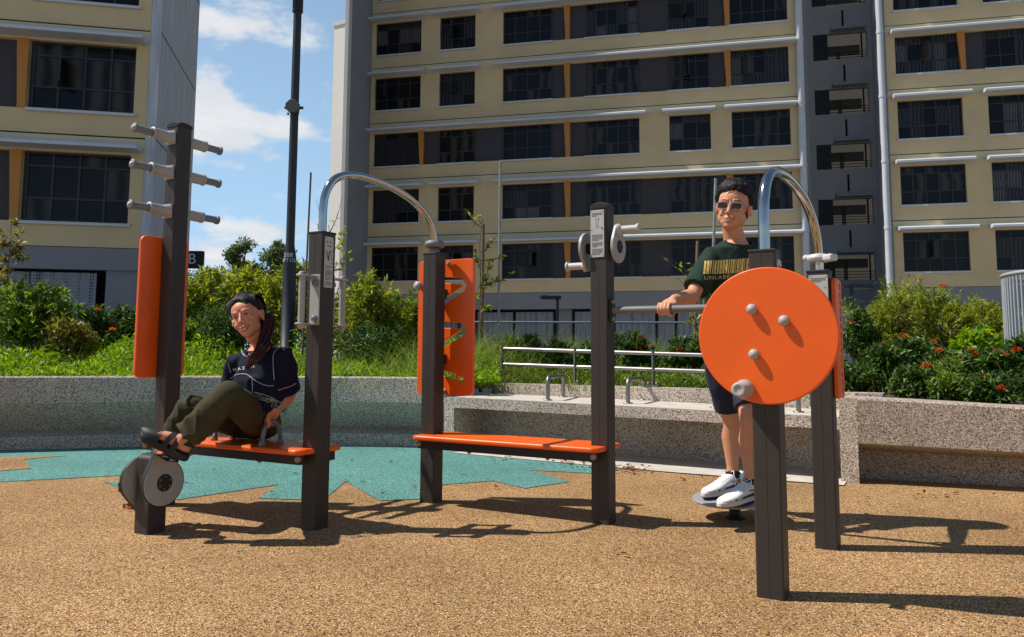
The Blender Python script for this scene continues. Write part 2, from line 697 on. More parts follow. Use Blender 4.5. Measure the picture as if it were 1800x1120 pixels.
mb = MB()
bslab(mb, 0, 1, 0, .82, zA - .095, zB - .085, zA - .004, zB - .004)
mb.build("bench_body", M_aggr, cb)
mb = MB()
bslab(mb, .002, .998, .004, .80, zA - .003, zB - .003, zA + .004, zB + .004)
mb.build("seat", M_conc, cb)
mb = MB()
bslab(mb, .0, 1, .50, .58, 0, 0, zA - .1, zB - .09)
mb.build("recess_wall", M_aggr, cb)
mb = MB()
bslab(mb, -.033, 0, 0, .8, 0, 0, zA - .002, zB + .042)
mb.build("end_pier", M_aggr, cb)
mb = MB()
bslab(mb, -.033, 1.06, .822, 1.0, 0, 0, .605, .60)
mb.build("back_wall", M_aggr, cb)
M_steel = mat("brushed_steel", (.30, .29, .27), .42, metal=1, var=.12, vscale=30)
M_chrome = mat("polished_steel", (.50, .485, .46), .10, metal=1)


def u_handle(p0, p1, h):
    a, b = V(p0), V(p1)
    mb = MB()
    r = .05
    d = (b - a).normalized()
    pts = [a, a + Z * (h - r)] + [a + Z * (h - r) + d * (r - r * math.cos(t)) + Z * (r * math.sin(t)) for t in (R(30), R(60), R(90))]
    pts += [b + Z * (h - r) - d * (r - r * math.cos(t)) + Z * (r * math.sin(t)) for t in (R(90), R(60), R(30))] + [b + Z * (h - r), b]
    mb.tube(pts, .019, 14)
    for q in (a, b):
        mb.lathe(q, Z, [(0, .0), (0, .042), (.008, .042), (.011, .02)], 20)
    return mb


def seatp(px, py):
    p = G(px, py, .48)
    # iterate to the sloping seat
    for _ in range(3):
        s = (p - BA).dot(bd) / (BB - BA).length
        p = G(px, py, zA + (zB - zA) * s + .004)
    return p


for a, b in (((963, 704), (990, 698)), ((1104, 709.5), (1131, 703.5)), ((1257, 717), (1283, 711)), ((1404, 725), (1428, 718.5))):
    u_handle(seatp(*a), seatp(*b), .205).build("grab_handle", M_steel, cb)

pr = empty("planter_wall", RW[1], "warm pebble-faced planter wall behind the slotted orange panel, with a deep open recess at its foot", "wall")
mb = MB()
# left pier, full height
pd = (RW[2] - RW[1]).normalized()
pn = V((-pd.y, pd.x, 0))
e0 = RW[0]
vs_top = .60
mb.prism([(e0.x, e0.y), (RW[1].x, RW[1].y), (RW[1].x + pn.x * .3, RW[1].y + pn.y * .3), (e0.x + bn.x * .82, e0.y + bn.y * .82)], 0, .598)
mb.build("end_pier", M_aggw, pr)
mb = MB()
ln = [RW[1], RW[1].lerp(RW[2], .5), RW[2], RW[3]]
wall_strip(ln, [(.34, .20), (.0, .285), (0, .588), (.012, .60), (.36, .60), (.36, .20)], mb, 0, [1, .97, .935, .9])
mb.build("wall_body", M_aggw, pr)
mb = MB()
wall_strip(ln, [(.345, 0), (.29, 0), (.28, .12), (.325, .27), (.355, .27), (.355, 0)], mb, 0, [1, .97, .935, .9])
mb.build("recess_wall", M_aggw, pr)

# soil of the planter behind the walls
sp_ = [(p.x, p.y + .15, .60) for p in LW] + [tuple(bq(0, .9, .56)), tuple(bq(1.05, .9, .55))] + [(RW[2].x + .1, RW[2].y + .2, .53), (RW[3].x + .1, RW[3].y + .2, .5)]
sp_ += [(12, 7, .55), (10, 15, .55), (-14, 15, .55)]
sheet("planter_soil", sp_, M_soil)

# steel rails behind the bench
sr = empty("guard_rail", bq(.4, .91, .6), "low guard rail of two steel tubes behind the concrete bench", "railing")
rl0 = bq(.115, .91, 0)
rl1 = bq(1.03, .91, 0)
for (y0, y1, nm) in ((613, 624.5, "rail"), (640.5, 653, "rail")):
    # rails run over the back wall: depth from the wall line, height from where the photo shows them
    def onwall(px, py):
        d = ray(px, py)
        # intersect vertical plane through rl0 with normal bn
        t = (rl0 - CAM).dot(bn) / d.dot(bn)
        return CAM + d * t
    p0, p1 = onwall(882, y0), onwall(1240, y1)
    p1 = p0 + (p1 - p0) * 1.12
    MB().tube([p0, p1], .020, 14).build(nm, M_steel, sr)
for px in (883, 1011, 1148, 1279):
    k = (px - 882) / 358
    top = onwall(px, 611 + 11.8 * k)
    mb = MB()
    mb.obox(V((top.x, top.y, (top.z + .6) / 2 + .01)), bd, bn, Z, .012, .05, top.z - .6 + .03)
    mb.obox(V((top.x, top.y, .612)), bd, bn, Z, .12, .1, .014)
    for dx in (-.04, .04):
        mb.lathe(V((top.x, top.y, .615)) + bd * dx - bn * .03, Z, [(0, .009), (.03, .009), (.035, 0)], 8)
    mb.build("rail_post", M_steel, sr)
# ------------------------------------------------------------------ apartment blocks
M_cream = mat("cream_render", lin((206, 184, 142)), .85, var=.07, vscale=1.2, bump=.15, bscale=30, detail=8)
M_creaml = mat("pale_cream_render", lin((206, 192, 156)), .85, var=.07, vscale=1.2, detail=8)
M_sill = mat("bluish_white_paint", lin((192, 196, 201)), .6, var=.06, vscale=3)
M_dkp = mat("charcoal_wall_panel", lin((62, 60, 66)), .8, var=.06, vscale=2)
M_fin = mat("ochre_fin_paint", lin((186, 124, 56)), .7, var=.06, vscale=2)
M_fr = mat("dark_window_frame", lin((38, 38, 43)), .5)
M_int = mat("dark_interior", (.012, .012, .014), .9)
M_blue = mat("blue_grey_render", lin((130, 131, 135)), .8, var=.08, vscale=1.0, detail=8)
M_pale0 = mat("off_white_pier_paint", lin((216, 214, 208)), .8, var=.05, vscale=.6, detail=8)
M_lit0 = mat("rear_block_wall", lin((150, 146, 136)), .85, var=.1, vscale=1)


def glass(name, c1, c2, wave=0.0, rough=.12):
    m = mat(name, c1, rough, spec=.22)
    if wave:
        nt_ = m.node_tree
        b = nt_.nodes["Principled BSDF"]
        tcn = nt_.nodes.new("ShaderNodeTexCoord")
        w = nt_.nodes.new("ShaderNodeTexWave")
        w.bands_direction = 'X'
        w.inputs["Scale"].default_value = wave
        w.inputs["Distortion"].default_value = 4
        w.inputs["Detail"].default_value = 2
        r = nt_.nodes.new("ShaderNodeValToRGB")
        r.color_ramp.elements[0].color = (*c1, 1)
        r.color_ramp.elements[1].color = (*c2, 1)
        nt_.links.new(tcn.outputs["Object"], w.inputs["Vector"])
        nt_.links.new(w.outputs["Fac"], r.inputs["Fac"])
        nt_.links.new(r.outputs["Color"], b.inputs["Base Color"])
    return m


G_dark = glass("dark_pane", (.006, .007, .008), None)
G_cur = glass("curtained_pane", (.010, .010, .012), (.045, .045, .05), 2.2)
G_lt = glass("pale_curtain_pane", (.03, .03, .034), (.11, .105, .10), 3.0)
G_refl = glass("painted_reflection_pane", (.006, .006, .007), (.05, .045, .035), .7)  # reflections in the glass painted into the pane colour as lighter patches
M_board = None
bm_ = mat("grey_board_wall", lin((150, 156, 166)), .85, var=.12, vscale=1.4, detail=8)
nt_ = bm_.node_tree
tcn = nt_.nodes.new("ShaderNodeTexCoord")
mpn = nt_.nodes.new("ShaderNodeMapping")
mpn.inputs["Scale"].default_value = (5, 5, .25)
nn_ = nt_.nodes.new("ShaderNodeTexNoise")
nn_.inputs["Scale"].default_value = 3
nn_.inputs["Detail"].default_value = 6
nt_.links.new(tcn.outputs["Object"], mpn.inputs[0])
nt_.links.new(mpn.outputs[0], nn_.inputs["Vector"])
rr_ = nt_.nodes.new("ShaderNodeValToRGB")
rr_.color_ramp.elements[0].position = .35
rr_.color_ramp.elements[1].position = .68
rr_.color_ramp.elements[0].color = (*lin((166, 171, 180)), 1)
rr_.color_ramp.elements[1].color = (*lin((196, 200, 206)), 1)
nt_.links.new(nn_.outputs["Fac"], rr_.inputs["Fac"])
nt_.links.new(rr_.outputs["Color"], nt_.nodes["Principled BSDF"].inputs["Base Color"])
M_board = bm_

# perforated screen: rows of little dark holes in wavering vertical strings
def perf_mat():
    m = bpy.data.materials.new("perforated_screen")
    m.use_nodes = True
    n = m.node_tree
    b = n.nodes["Principled BSDF"]
    b.inputs["Roughness"].default_value = .6
    t = n.nodes.new("ShaderNodeTexCoord")
    mp_ = n.nodes.new("ShaderNodeMapping")
    mp_.inputs["Scale"].default_value = (17, 17, 13)
    v = n.nodes.new("ShaderNodeTexVoronoi")
    v.inputs["Randomness"].default_value = .12
    v.inputs["Scale"].default_value = 1
    n.links.new(t.outputs["Object"], mp_.inputs[0])
    n.links.new(mp_.outputs[0], v.inputs["Vector"])
    ns = n.nodes.new("ShaderNodeTexNoise")
    ns.inputs["Scale"].default_value = 1.6
    mp2 = n.nodes.new("ShaderNodeMapping")
    mp2.inputs["Scale"].default_value = (3, 3, .5)
    n.links.new(t.outputs["Object"], mp2.inputs[0])
    n.links.new(mp2.outputs[0], ns.inputs["Vector"])
    thr = n.nodes.new("ShaderNodeMapRange")
    thr.inputs["From Min"].default_value = .35
    thr.inputs["From Max"].default_value = .65
    thr.inputs["To Min"].default_value = .12
    thr.inputs["To Max"].default_value = .42
    n.links.new(ns.outputs["Fac"], thr.inputs["Value"])
    lt = n.nodes.new("ShaderNodeMath")
    lt.operation = 'LESS_THAN'
    n.links.new(v.outputs["Distance"], lt.inputs[0])
    n.links.new(thr.outputs["Result"], lt.inputs[1])
    mx = n.nodes.new("ShaderNodeMix")
    mx.data_type = 'RGBA'
    mx.inputs["A"].default_value = (*lin((128, 132, 142)), 1)
    mx.inputs["B"].default_value = (*lin((36, 36, 42)), 1)
    n.links.new(lt.outputs[0], mx.inputs["Factor"])
    n.links.new(mx.outputs["Result"], b.inputs["Base Color"])
    return m


M_perf = perf_mat()
rngb = random.Random(4)


class Facade:
    def __init__(self, root, O, d, z0, fh=2.8):
        self.root, self.O, self.d, self.z0, self.fh = root, V((O[0], O[1], 0)), V(d).normalized(), z0, fh
        self.n = V((self.d.y, -self.d.x, 0))       # outward, towards the playground

    def s(self, px, py):
        dr = ray(px, py)
        t = (self.O - CAM).dot(self.n) / dr.dot(self.n)
        return (CAM + dr * t - self.O).dot(self.d)

    def pt(self, s, out, z):
        return self.O + self.d * s + self.n * out + Z * z

    def bx(self, mb, s0, s1, o0, o1, z0, z1, mi=0, bev=0):
        c = self.pt((s0 + s1) / 2, (o0 + o1) / 2, (z0 + z1) / 2)
        mb.obox(c, self.d, self.n, Z, s1 - s0, o1 - o0, z1 - z0, mi, bev)

    def window(self, s0, s1, z0, z1, cols, pane=None, o=-.12):
        mb = MB()
        f = .05
        self.bx(mb, s0, s0 + f, o - .06, o, z0, z1)
        self.bx(mb, s1 - f, s1, o - .06, o, z0, z1)
        self.bx(mb, s0 + f, s1 - f, o - .06, o, z0, z0 + f)
        self.bx(mb, s0 + f, s1 - f, o - .06, o, z1 - f, z1)
        h = z1 - z0
        za, zb = z0 + .34 * h, z0 + .80 * h
        for zz in (za, zb):
            self.bx(mb, s0 + f, s1 - f, o - .055, o - .006, zz - .025, zz + .025)
        for k in range(1, cols):
            ss = s0 + (s1 - s0) * k / cols
            self.bx(mb, ss - .025, ss + .025, o - .055, o - .003, z0 + f, z1 - f)
        # sill
        self.bx(mb, s0 - .06, s1 + .06, -.10, .07, z0 - .075, z0 - .002, 1)
        w = mb.build("window", [M_fr, M_sill], self.root)
        mb = MB()
        mode = rngb.choice((0, 0, 1, 2, 3))
        for k in range(cols):
            sa_, sb_ = s0 + (s1 - s0) * k / cols, s0 + (s1 - s0) * (k + 1) / cols
            for (ya, yb, w_) in ((z0 + .02, za, 1), (za, zb, 0), (zb, z1 - .02, 2)):
                q = rngb.random()
                mi = {0: 0 if q < .8 else 2, 1: 1 if q < .7 else 0, 2: 2 if q < .6 else 0, 3: 3 if (q < .3 and w_ != 2) else (1 if q < .6 else 0)}[mode]
                t_ = rngb.uniform(-.004, .004)
                mb.add([self.pt(sa_ + .003, o - .035 + t_, ya), self.pt(sb_ - .003, o - .035 - t_, ya), self.pt(sb_ - .003, o - .035 - t_, yb - .003), self.pt(sa_ + .003, o - .035 + t_, yb - .003)], [(0, 1, 2, 3)], mi)
        mb.build("pane", [G_dark, G_cur, G_refl, G_lt], w)
        if rngb.random() < .3 and cols >= 3:       # an open casement leaf
            k = rngb.randrange(1, cols - 1) if cols > 2 else 0
            ss = s0 + (s1 - s0) * k / cols
            wd_ = (s1 - s0) / cols * .9
            an = R(rngb.choice((55, 70, 80)))
            dd = self.d * math.cos(an) + self.n * math.sin(an)
            mb = MB()
            c = self.pt(ss, o + .03, (za + zb) / 2) + dd * wd_ / 2
            hh = (zb - za) * .94
            nn = dd.cross(Z)
            for q in (-1, 1):
                mb.obox(c + dd * (q * (wd_ / 2 - .02)), dd, nn, Z, .04, .04, hh)
                mb.obox(c + Z * (q * (hh / 2 - .02)), dd, nn, Z, wd_ - .08, .038, .04)
            mb.obox(c, dd, nn, Z, wd_ - .08, .008, hh - .08, 1)
            mb.build("casement", [M_fr, G_refl], w)
        return w

    def awning(self, s0, s1, z):
        mb = MB()
        # sloping-fronted concrete ledge
        P = [(-.02, z), (.52, z), (.52, z + .08), (.42, z + .145), (-.02, z + .16)]
        vs = [self.pt(s, o, zz) for s in (s0, s1) for o, zz in P]
        n = len(P)
        fs = [tuple(range(n)), tuple(reversed(range(n, 2 * n)))] + [(i, n + i, n + (i + 1) % n, (i + 1) % n) for i in range(n)]
        mb.add(vs, fs)
        mb.build("awning", M_sill, self.root)

    def fin(self, s, z0, z1, wb=.20, wt=.28):
        mb = MB()
        vs = []
        for o in (-.3, .03):
            vs += [self.pt(s + .02, o, z0), self.pt(s + wb, o, z0), self.pt(s + wb, o, z1), self.pt(s + wb - wt, o, z1)]
        mb.add(vs, [(0, 1, 2, 3), (7, 6, 5, 4), (0, 4, 5, 1), (1, 5, 6, 2), (2, 6, 7, 3), (3, 7, 4, 0)])
        mb.build("fin", M_fin, self.root)

    def floor(self, k, sA, sB, wins, darks, fins, awn, wall, sill=.66, head=2.30):
        """one storey; wall is an MB collecting the render"""
        zb = self.z0 + k * self.fh
        self.bx(wall, sA, sB, -.3, 0, zb + .02, zb + sill - .003)
        self.bx(wall, sA, sB, -.3, 0, zb + head + .003, zb + 2.52)
        self.bx(wall, sA, sB, -.3, .012, zb + 2.52, zb + self.fh - .02, 1)
        self.bx(wall, sA, sB, -.3, -.03, zb + self.fh - .02, zb + self.fh + .02, 2)
        cov = sorted([(a, b) for a, b, *_ in wins] + [(a, b) for a, b in darks])
        cur = sA
        for a, b in cov:
            if a - cur > .03:
                self.bx(wall, cur, a, -.3, -.002, zb + sill - .003, zb + head + .003)
            cur = max(cur, b)
        if sB - cur > .03:
            self.bx(wall, cur, sB, -.3, -.002, zb + sill - .003, zb + head + .003)
        for a, b, c in wins:
            self.window(a, b, zb + sill, zb + head, c)
        for a, b in darks:
            mb = MB()
            self.bx(mb, a, b, -.28, -.16, zb + sill - .003, zb + head + .003)
            mb.build("recessed_panel", M_dkp, self.root)
        for s in fins:
            self.fin(s, zb + sill, zb + head)
        for a, b in awn:
            self.awning(a, b, zb + head + .06)


# ---- the long block across the back
md = V((1, -.236, 0)).normalized()
p0 = D(890, 520, 36.6)
MBK = empty("apartment_block", (p0.x + 4, p0.y, 0), "long cream apartment block across the back, split by a grey stair well", "apartment building")
fm = Facade(MBK, (p0.x, p0.y), md, 3.76)
sx = lambda px, py=230: fm.s(px, py)
sA, sB = sx(650, 250), sx(1404)
w1, w2, w3, w4, w5, w6 = [(sx(a), sx(b)) for a, b in ((657, 738), (771, 834), (883, 970), (1030, 1124), (1176.6, 1249.5), (1286.6, 1390))]
f0, f1, f2 = sx(738), sx(994), sx(1278.5)
wall = MB()


def pairs(ws, cols):
    return [(a, b, c) for (a, b), c in zip(ws, cols)]


ALLW = pairs((w1, w2, w3, w4, w5, w6), (4, 3, 4, 5, 3, 5))
for k in range(6):
    if k in (0, 1, 3, 5):
        darks = [(w3[1], f1), (f1 + .2, w4[0]), (w4[1], w5[0]), (w5[1], f2), (f2 + .2, w6[0])]
        fins = [f1, f2]
        awn = [(w1[0] - .35, w1[1] + .3), (w2[0] - .35, w2[1] + .3), (w3[0] - .35, w6[1] + .3)]
    elif k == 2:
        darks = [(w1[1], f0 + .02), (f0 + .2, w2[0]), (w2[1], w3[0]), (w3[1], f1), (f1 + .2, w4[0])]
        fins = [f0, f1]
        awn = [(w1[0] - .3, w4[1] + .3), (w5[0] - .3, w5[1] + .2), (w6[0] - .3, w6[1] + .25)]
    else:
        darks = [(w3[1], f1), (f1 + .2, w4[0]), (w4[1], w5[0]), (w5[1], f2), (f2 + .2, w6[0])]
        fins = [f1, f2]
        awn = [(w1[0] - .35, w1[1] + .3), (w2[0] - .35, w2[1] + .3), (w3[0] - .35, w6[1] + .3)]
    fm.floor(k, sA, sB, ALLW, darks, fins, awn, wall)
zt = 3.76 + 6 * 2.8
fm.bx(wall, sA, sB, -.3, 0, zt + .02, 31)
# right wing, same line beyond the stair well
rA, rB = sx(1563, 250), sx(1563, 250) + 14
r1, r2 = (sx(1578, 200), sx(1693, 200)), (sx(1738, 200), sx(1738, 200) + 2.9)
r3 = (r2[1] + 1.2, r2[1] + 4.0)
fr = r1[1]
for k in range(6):
    if k in (3, 5):
        fm.floor(k, rA, rB, pairs((r1, r2, r3), (5, 5, 5)), [(fr, fr + .02), (fr + .2, r2[0])], [fr], [(r1[0] - .2, rB)], wall)
    else:
        fm.floor(k, rA, rB, pairs((r1, r2, r3), (5, 5, 5)), [], [], [(q[0] - .22, q[1] + .25) for q in (r1, r2, r3)], wall)
fm.bx(wall, rA, rB, -.3, 0, zt + .02, 31)
wall.build("wall", [M_cream, M_creaml, M_int], MBK)
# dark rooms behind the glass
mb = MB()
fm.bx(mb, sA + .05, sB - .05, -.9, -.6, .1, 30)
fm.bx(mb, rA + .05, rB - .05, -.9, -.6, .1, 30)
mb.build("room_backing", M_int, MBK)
mb = MB()
fm.bx(mb, sA + .02, sB, -12, -1.2, .0, 31)
fm.bx(mb, rA + 4.5, rB, -12, -1.2, .0, 31)
mb.build("building_core", M_dkp, MBK)
# projecting blue-grey end pier on the left, and white down-pipes
mb = MB()
fm.bx(mb, sA - .16, sA - .002, -6, 2.35, 0, 44)
mb.build("end_pier", M_blue, MBK)
mb = MB()
fm.bx(mb, sA - .36, sA - .16, -6, 2.3, 0, 44)
mb.build("pier_face", M_pale0, MBK)
for px, py, rad, top, zb_ in ((1408.5, 230, .13, 31, 0), (1413.5, 230, .05, 31, 0), (1552, 230, .13, 31, 0)):
    s_ = sx(px, py)
    mb = MB()
    mb.tube([fm.pt(s_, .16, zb_), fm.pt(s_, .16, top)], rad, 12)
    for k in range(0, 11):
        mb.tube([fm.pt(s_, .16, .6 + 2.8 * k), fm.pt(s_, .16, .72 + 2.8 * k)], rad + .02, 12)
    mb.build("downpipe", M_sill, MBK)
mb = MB()
fm.bx(mb, sB + .0, sB + .42, -7, -.05, 0, 31)
fm.bx(mb, rA - .30, rA, -1.15, .05, 0, 31)
mb.build("stairwell_pier", M_blue, MBK)
# recessed stair well
sc0, sc1 = sB + .42, rA - .36
OFF = -6.2
mb = MB()
half = 2.8
core = Facade(MBK, fm.pt(0, OFF, 0), md, 0)
c0, c1 = core.s(1434, 230), core.s(1530, 230)
ca, cbb = sc0 - 1.2, sc1 + 5
zo = []
for yt, yb in ((58, 104), (156, 200), (253, 297), (350, 395), (448, 492), (-40, 8)):
    # opening heights from the back wall plane
    def zat(py):
        dr = ray(1480, py)
        t = (core.O - CAM).dot(core.n) / dr.dot(core.n)
        return (CAM + dr * t).z
    zo.append((zat(yb), zat(yt)))
zo.sort()
prev = 0
for (za, zb) in zo + [(31, 31)]:
    core.bx(mb, ca, cbb, -.25, 0, prev, za)
    if zb < 31:
        core.bx(mb, ca, c0, -.25, -.001, za, zb)
        core.bx(mb, c1, cbb, -.25, -.001, za, zb)
    prev = zb
mb.build("stairwell_wall", mat("stair_grey_render", lin((206, 206, 206)), .8, var=.08, vscale=1.0, detail=8), MBK)
mb = MB()
core.bx(mb, ca - 4, cbb + 4, -9.2, -9.0, 0, 30, 1)
for za, zb in zo:
    core.bx(mb, c0 - .1, c1 + .1, -2, -.26, za - .15, za - .02)
mb.build("stairwell_room", [M_dkp, M_lit0], MBK)
M_lit = mat("landing_wall", lin((140, 142, 146)), .8, var=.1, vscale=2)
for i, (za, zb) in enumerate(zo):
    mb = MB()
    core.bx(mb, c0 + .02, c0 + (c1 - c0) * .27, -.16, -.10, za, zb)
    for j in range(9):
        core.bx(mb, c0 + .04 + j * .08, c0 + .07 + j * .08, -.10, -.075, za + .03, zb - .03)
    mb.build("louvre", M_fr, MBK)
    mb = MB()
    core.bx(mb, c0 + (c1 - c0) * .55, c0 + (c1 - c0) * .62, -1.9, -1.8, za, zb)
    core.bx(mb, c0 + (c1 - c0) * .3, c1, -1.9, -1.8, za + (zb - za) * .62, zb)
    mb.build("landing_wall", M_lit, MBK)
    mb = MB()
    for q in range(3):
        core.bx(mb, c0 + (c1 - c0) * .28, c1, -.2, -.17, za + .12 + .14 * q, za + .15 + .14 * q)
    core.bx(mb, c0 + (c1 - c0) * .9, c0 + (c1 - c0) * .93, -.2, -.17, za, zb)
    mb.build("landing_rail", M_fr, MBK)
    core.awning(c0 + (c1 - c0) * .32, c0 + (c1 - c0) * .95, zb + .05)
    mb = MB()
    sl = core.s(1488, 230)
    core.bx(mb, sl - .05, sl + .05, .004, .02, za - 1.15, za - .3)
    mb.build("wall_slot", M_int, MBK)
# ground storey
mb = MB()
for (a, b) in ((sA, sB), (rA, rB)):
    fm.bx(mb, a, b, -.3, .02, 3.02, 3.76)
mb.build("fascia", M_blue, MBK)
s_ = sA
while s_ < rB:
    mb = MB()
    fm.bx(mb, s_, s_ + .7, -1.1, -.5, 0, 3.02)
    s_ += 4.6
    mb.build("ground_column", M_blue, MBK)
mb = MB()
s_ = sA + .85
while s_ < rB:
    fm.bx(mb, s_, s_ + 1.7, -.42, -.38, .1, 2.9)
    fm.bx(mb, s_ + 1.85, s_ + 3.6, -.42, -.38, .1, 2.9)
    s_ += 4.6
mb.build("ground_screen", M_perf, MBK)

# ---- pale tower at the far left end of it
M_pale = mat("pale_tower_paint", lin((222, 220, 212)), .8, var=.05, vscale=.6, detail=8)
pt0, pt1 = D(582, 250, 44), D(640, 250, 44)
TW = empty("stair_tower", (pt0.x, pt0.y, 0), "plain pale tower wall at the left end of the long cream block", "building")
td = V((.87, -.49, 0)).normalized()
ft = Facade(TW, (pt0.x, pt0.y), td, 0)
zt_ = D(586, 47, 44).z
mb = MB()
ft.bx(mb, 0, 2.0, -5, 0, 0, zt_)
mb.build("wall", M_pale, TW)
mb = MB()
ft.bx(mb, -.06, 2.06, -5.06, .06, zt_, zt_ + .25)
mb.build("coping", M_sill, TW)
mb = MB()
s_ = ft.s(623, 250)
mb.tube([ft.pt(s_, .16, 4.2), ft.pt(s_, .16, zt_)], .15, 12)
mb.tube([ft.pt(s_, .16, 0), ft.pt(s_, .16, 4.2)], .19, 12, 1)
for k in range(1, 7):
    mb.tube([ft.pt(s_, .16, 2.8 * k), ft.pt(s_, .16, 2.8 * k + .15)], .18, 12)
mb.build("downpipe", [M_sill, M_conc], TW)

# ---- the nearer block on the left
ld_ = V((1, .204, 0)).normalized()
q0 = D(130, 434, 19.3)
LBK = empty("apartment_block", (q0.x, q0.y, 0), "nearer cream apartment block at left with grey side wall and B sign", "apartment building")
fl = Facade(LBK, (q0.x, q0.y), ld_, 3.47)
lx = lambda px, py: fl.s(px, py)
lB = lx(257, 210)
lA = lB - 14
wb_ = (lx(42, 320), lx(228, 320))
wt_ = (lx(53, 130), lx(238, 130))
wl = ((wb_[0] + wt_[0]) / 2, (wb_[1] + wt_[1]) / 2)
fl_f = lx(20, 320)
wo = (wl[0] - 5.2, wl[0] - 2.6)
wall = MB()
for k in range(4):
    fl.floor(k, lA, lB, [(wo[0], wo[1], 4), (wl[0], wl[1], 4)], [(wo[1], fl_f), (fl_f + .2, wl[0])], [fl_f], [(lA, wl[1] + .25)], wall, .62, 2.36)
fl.bx(wall, lA, lB, -.3, 0, 3.47 + 4 * 2.8 + .02, 34)
wall.build("wall", [M_cream, M_creaml, M_int], LBK)
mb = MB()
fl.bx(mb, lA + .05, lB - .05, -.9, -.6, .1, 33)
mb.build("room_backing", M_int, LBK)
mb = MB()
fl.bx(mb, lA, lB - .002, -4.6, -1.2, 0, 34)
mb.build("building_core", M_dkp, LBK)
mb = MB()
fl.bx(mb, lB + .001, lB + .25, -4.75, -.01, 0, 34)
for k in range(1, 10):
    fl.bx(mb, lB + .25, lB + .262, -4.7, -.02, 3.47 + 2.8 * k - .01, 3.47 + 2.8 * k + .01, 1)
mb.build("side_wall", [M_board, M_dkp], LBK)
mb = MB()
fl.bx(mb, lA, lB + .002, -.3, .02, 2.93, 3.47)
mb.build("fascia", M_blue, LBK)
mb = MB()
fl.bx(mb, lB - .75, lB, -.5, -.05, 0, 2.93)
mb.build("ground_column", M_blue, LBK)
mb = MB()
fl.bx(mb, lB - 6.3, lB - 5.5, -.5, -.05, 0, 2.93)
mb.build("ground_column", M_blue, LBK)
mb = MB()
for k in range(3):
    fl.bx(mb, lB - .95 - 1.5 * (k + 1), lB - .98 - 1.5 * k, -.14, -.1, .1, 2.86)
fl.bx(mb, lB - 10, lB - 6.4, -.14, -.1, .1, 2.86)
mb.build("ground_screen", M_perf, LBK)
# block letter sign, mounted on the side wall
bp_ = D(338, 456, 22.6)
M_black = mat("sign_black", lin((34, 36, 42)), .5)
M_white = mat("sign_white", lin((220, 222, 225)), .6)
b0, b1 = D(322, 441.5, 22.6), D(357, 472, 22.6)
mb = MB()
mb.box((b0.x - .25, b0.y - .08, b1.z), (b1.x, b0.y + .08, b0.z), 0, .01)
sg = mb.build("block_sign", M_black, LBK)
lt = text_mesh("B", .42, frame(D(339.5, 456.5, 22.6) + V((0, -.085, 0)), (1, 0, 0), (0, 0, 1)), .004)
link_mesh("letter", lt, M_white, sg)
# ------------------------------------------------------------------ the fitness station: two rows of posts joined by seats, arches and a bar
M_post = mat("brown_powder_coat", lin((59, 53, 48)), .5, spec=.35, var=.07, vscale=25, bump=.12, bscale=400)
M_postd = mat("dark_powder_coat", lin((44, 39, 37)), .5, spec=.35, var=.06, vscale=25)
M_or = mat("orange_plastic", lin((241, 97, 16)), .34, spec=.45, var=.07, vscale=5, bump=.04, bscale=220, detail=12)
M_grey = mat("light_grey_plastic", lin((166, 162, 156)), .45, var=.06, vscale=20)
M_gred = mat("grey_plastic", lin((118, 120, 124)), .5, var=.06, vscale=20)
M_plate = mat("silver_sign_plate", lin((188, 186, 182)), .38, spec=.5, var=.05, vscale=12)
M_ink = mat("sign_ink", lin((70, 70, 72)), .6)
M_black2 = mat("black_rubber", lin((30, 29, 29)), .6, var=.1, vscale=30)
M_bolt = mat("tan_bolt_cap", lin((150, 136, 116)), .6)

PW = .1
fc = {2: (552.4, 935), 3: (760.8, 887), 4: (1070, 925.2), 5: (1379, 1059.3), 6: (1473, 970.3)}
PC = {k: G(*q) - U * .05 + W * .05 for k, q in fc.items()}
PC[1] = PC[2] - U * 1.205


def zat(pt, py):
    d = ray(proj(V((pt.x, pt.y, 1)))[0], py)
    return (CAM + d * (pt.y / d.y)).z


ZT = {1: zat(PC[1], 223), 2: zat(PC[2], 412), 3: zat(PC[3], 448), 4: zat(PC[4], 365), 5: zat(PC[5], 445), 6: zat(PC[6], 480)}
ST = empty("fitness_station", PC[2], "brown-posted outdoor fitness station with orange seats, panels, wheel and steel arches", "exercise equipment")


def post_profile(w, r=.007, g=.0010):
    h = w / 2
    out = []
    for q in range(4):
        a = R(90 * q)
        c, s = math.cos(a), math.sin(a)
        loc = [(h, -g * 1.2), (h - g, -g * .5), (h - g, g * .5), (h, g * 1.2)]
        for k in range(4):
            t = R(90 * k / 3)
            loc.append((h - r + r * math.cos(t), h - r + r * math.sin(t)))
        out += [(x * c - y * s, x * s + y * c) for x, y in loc]
    return out


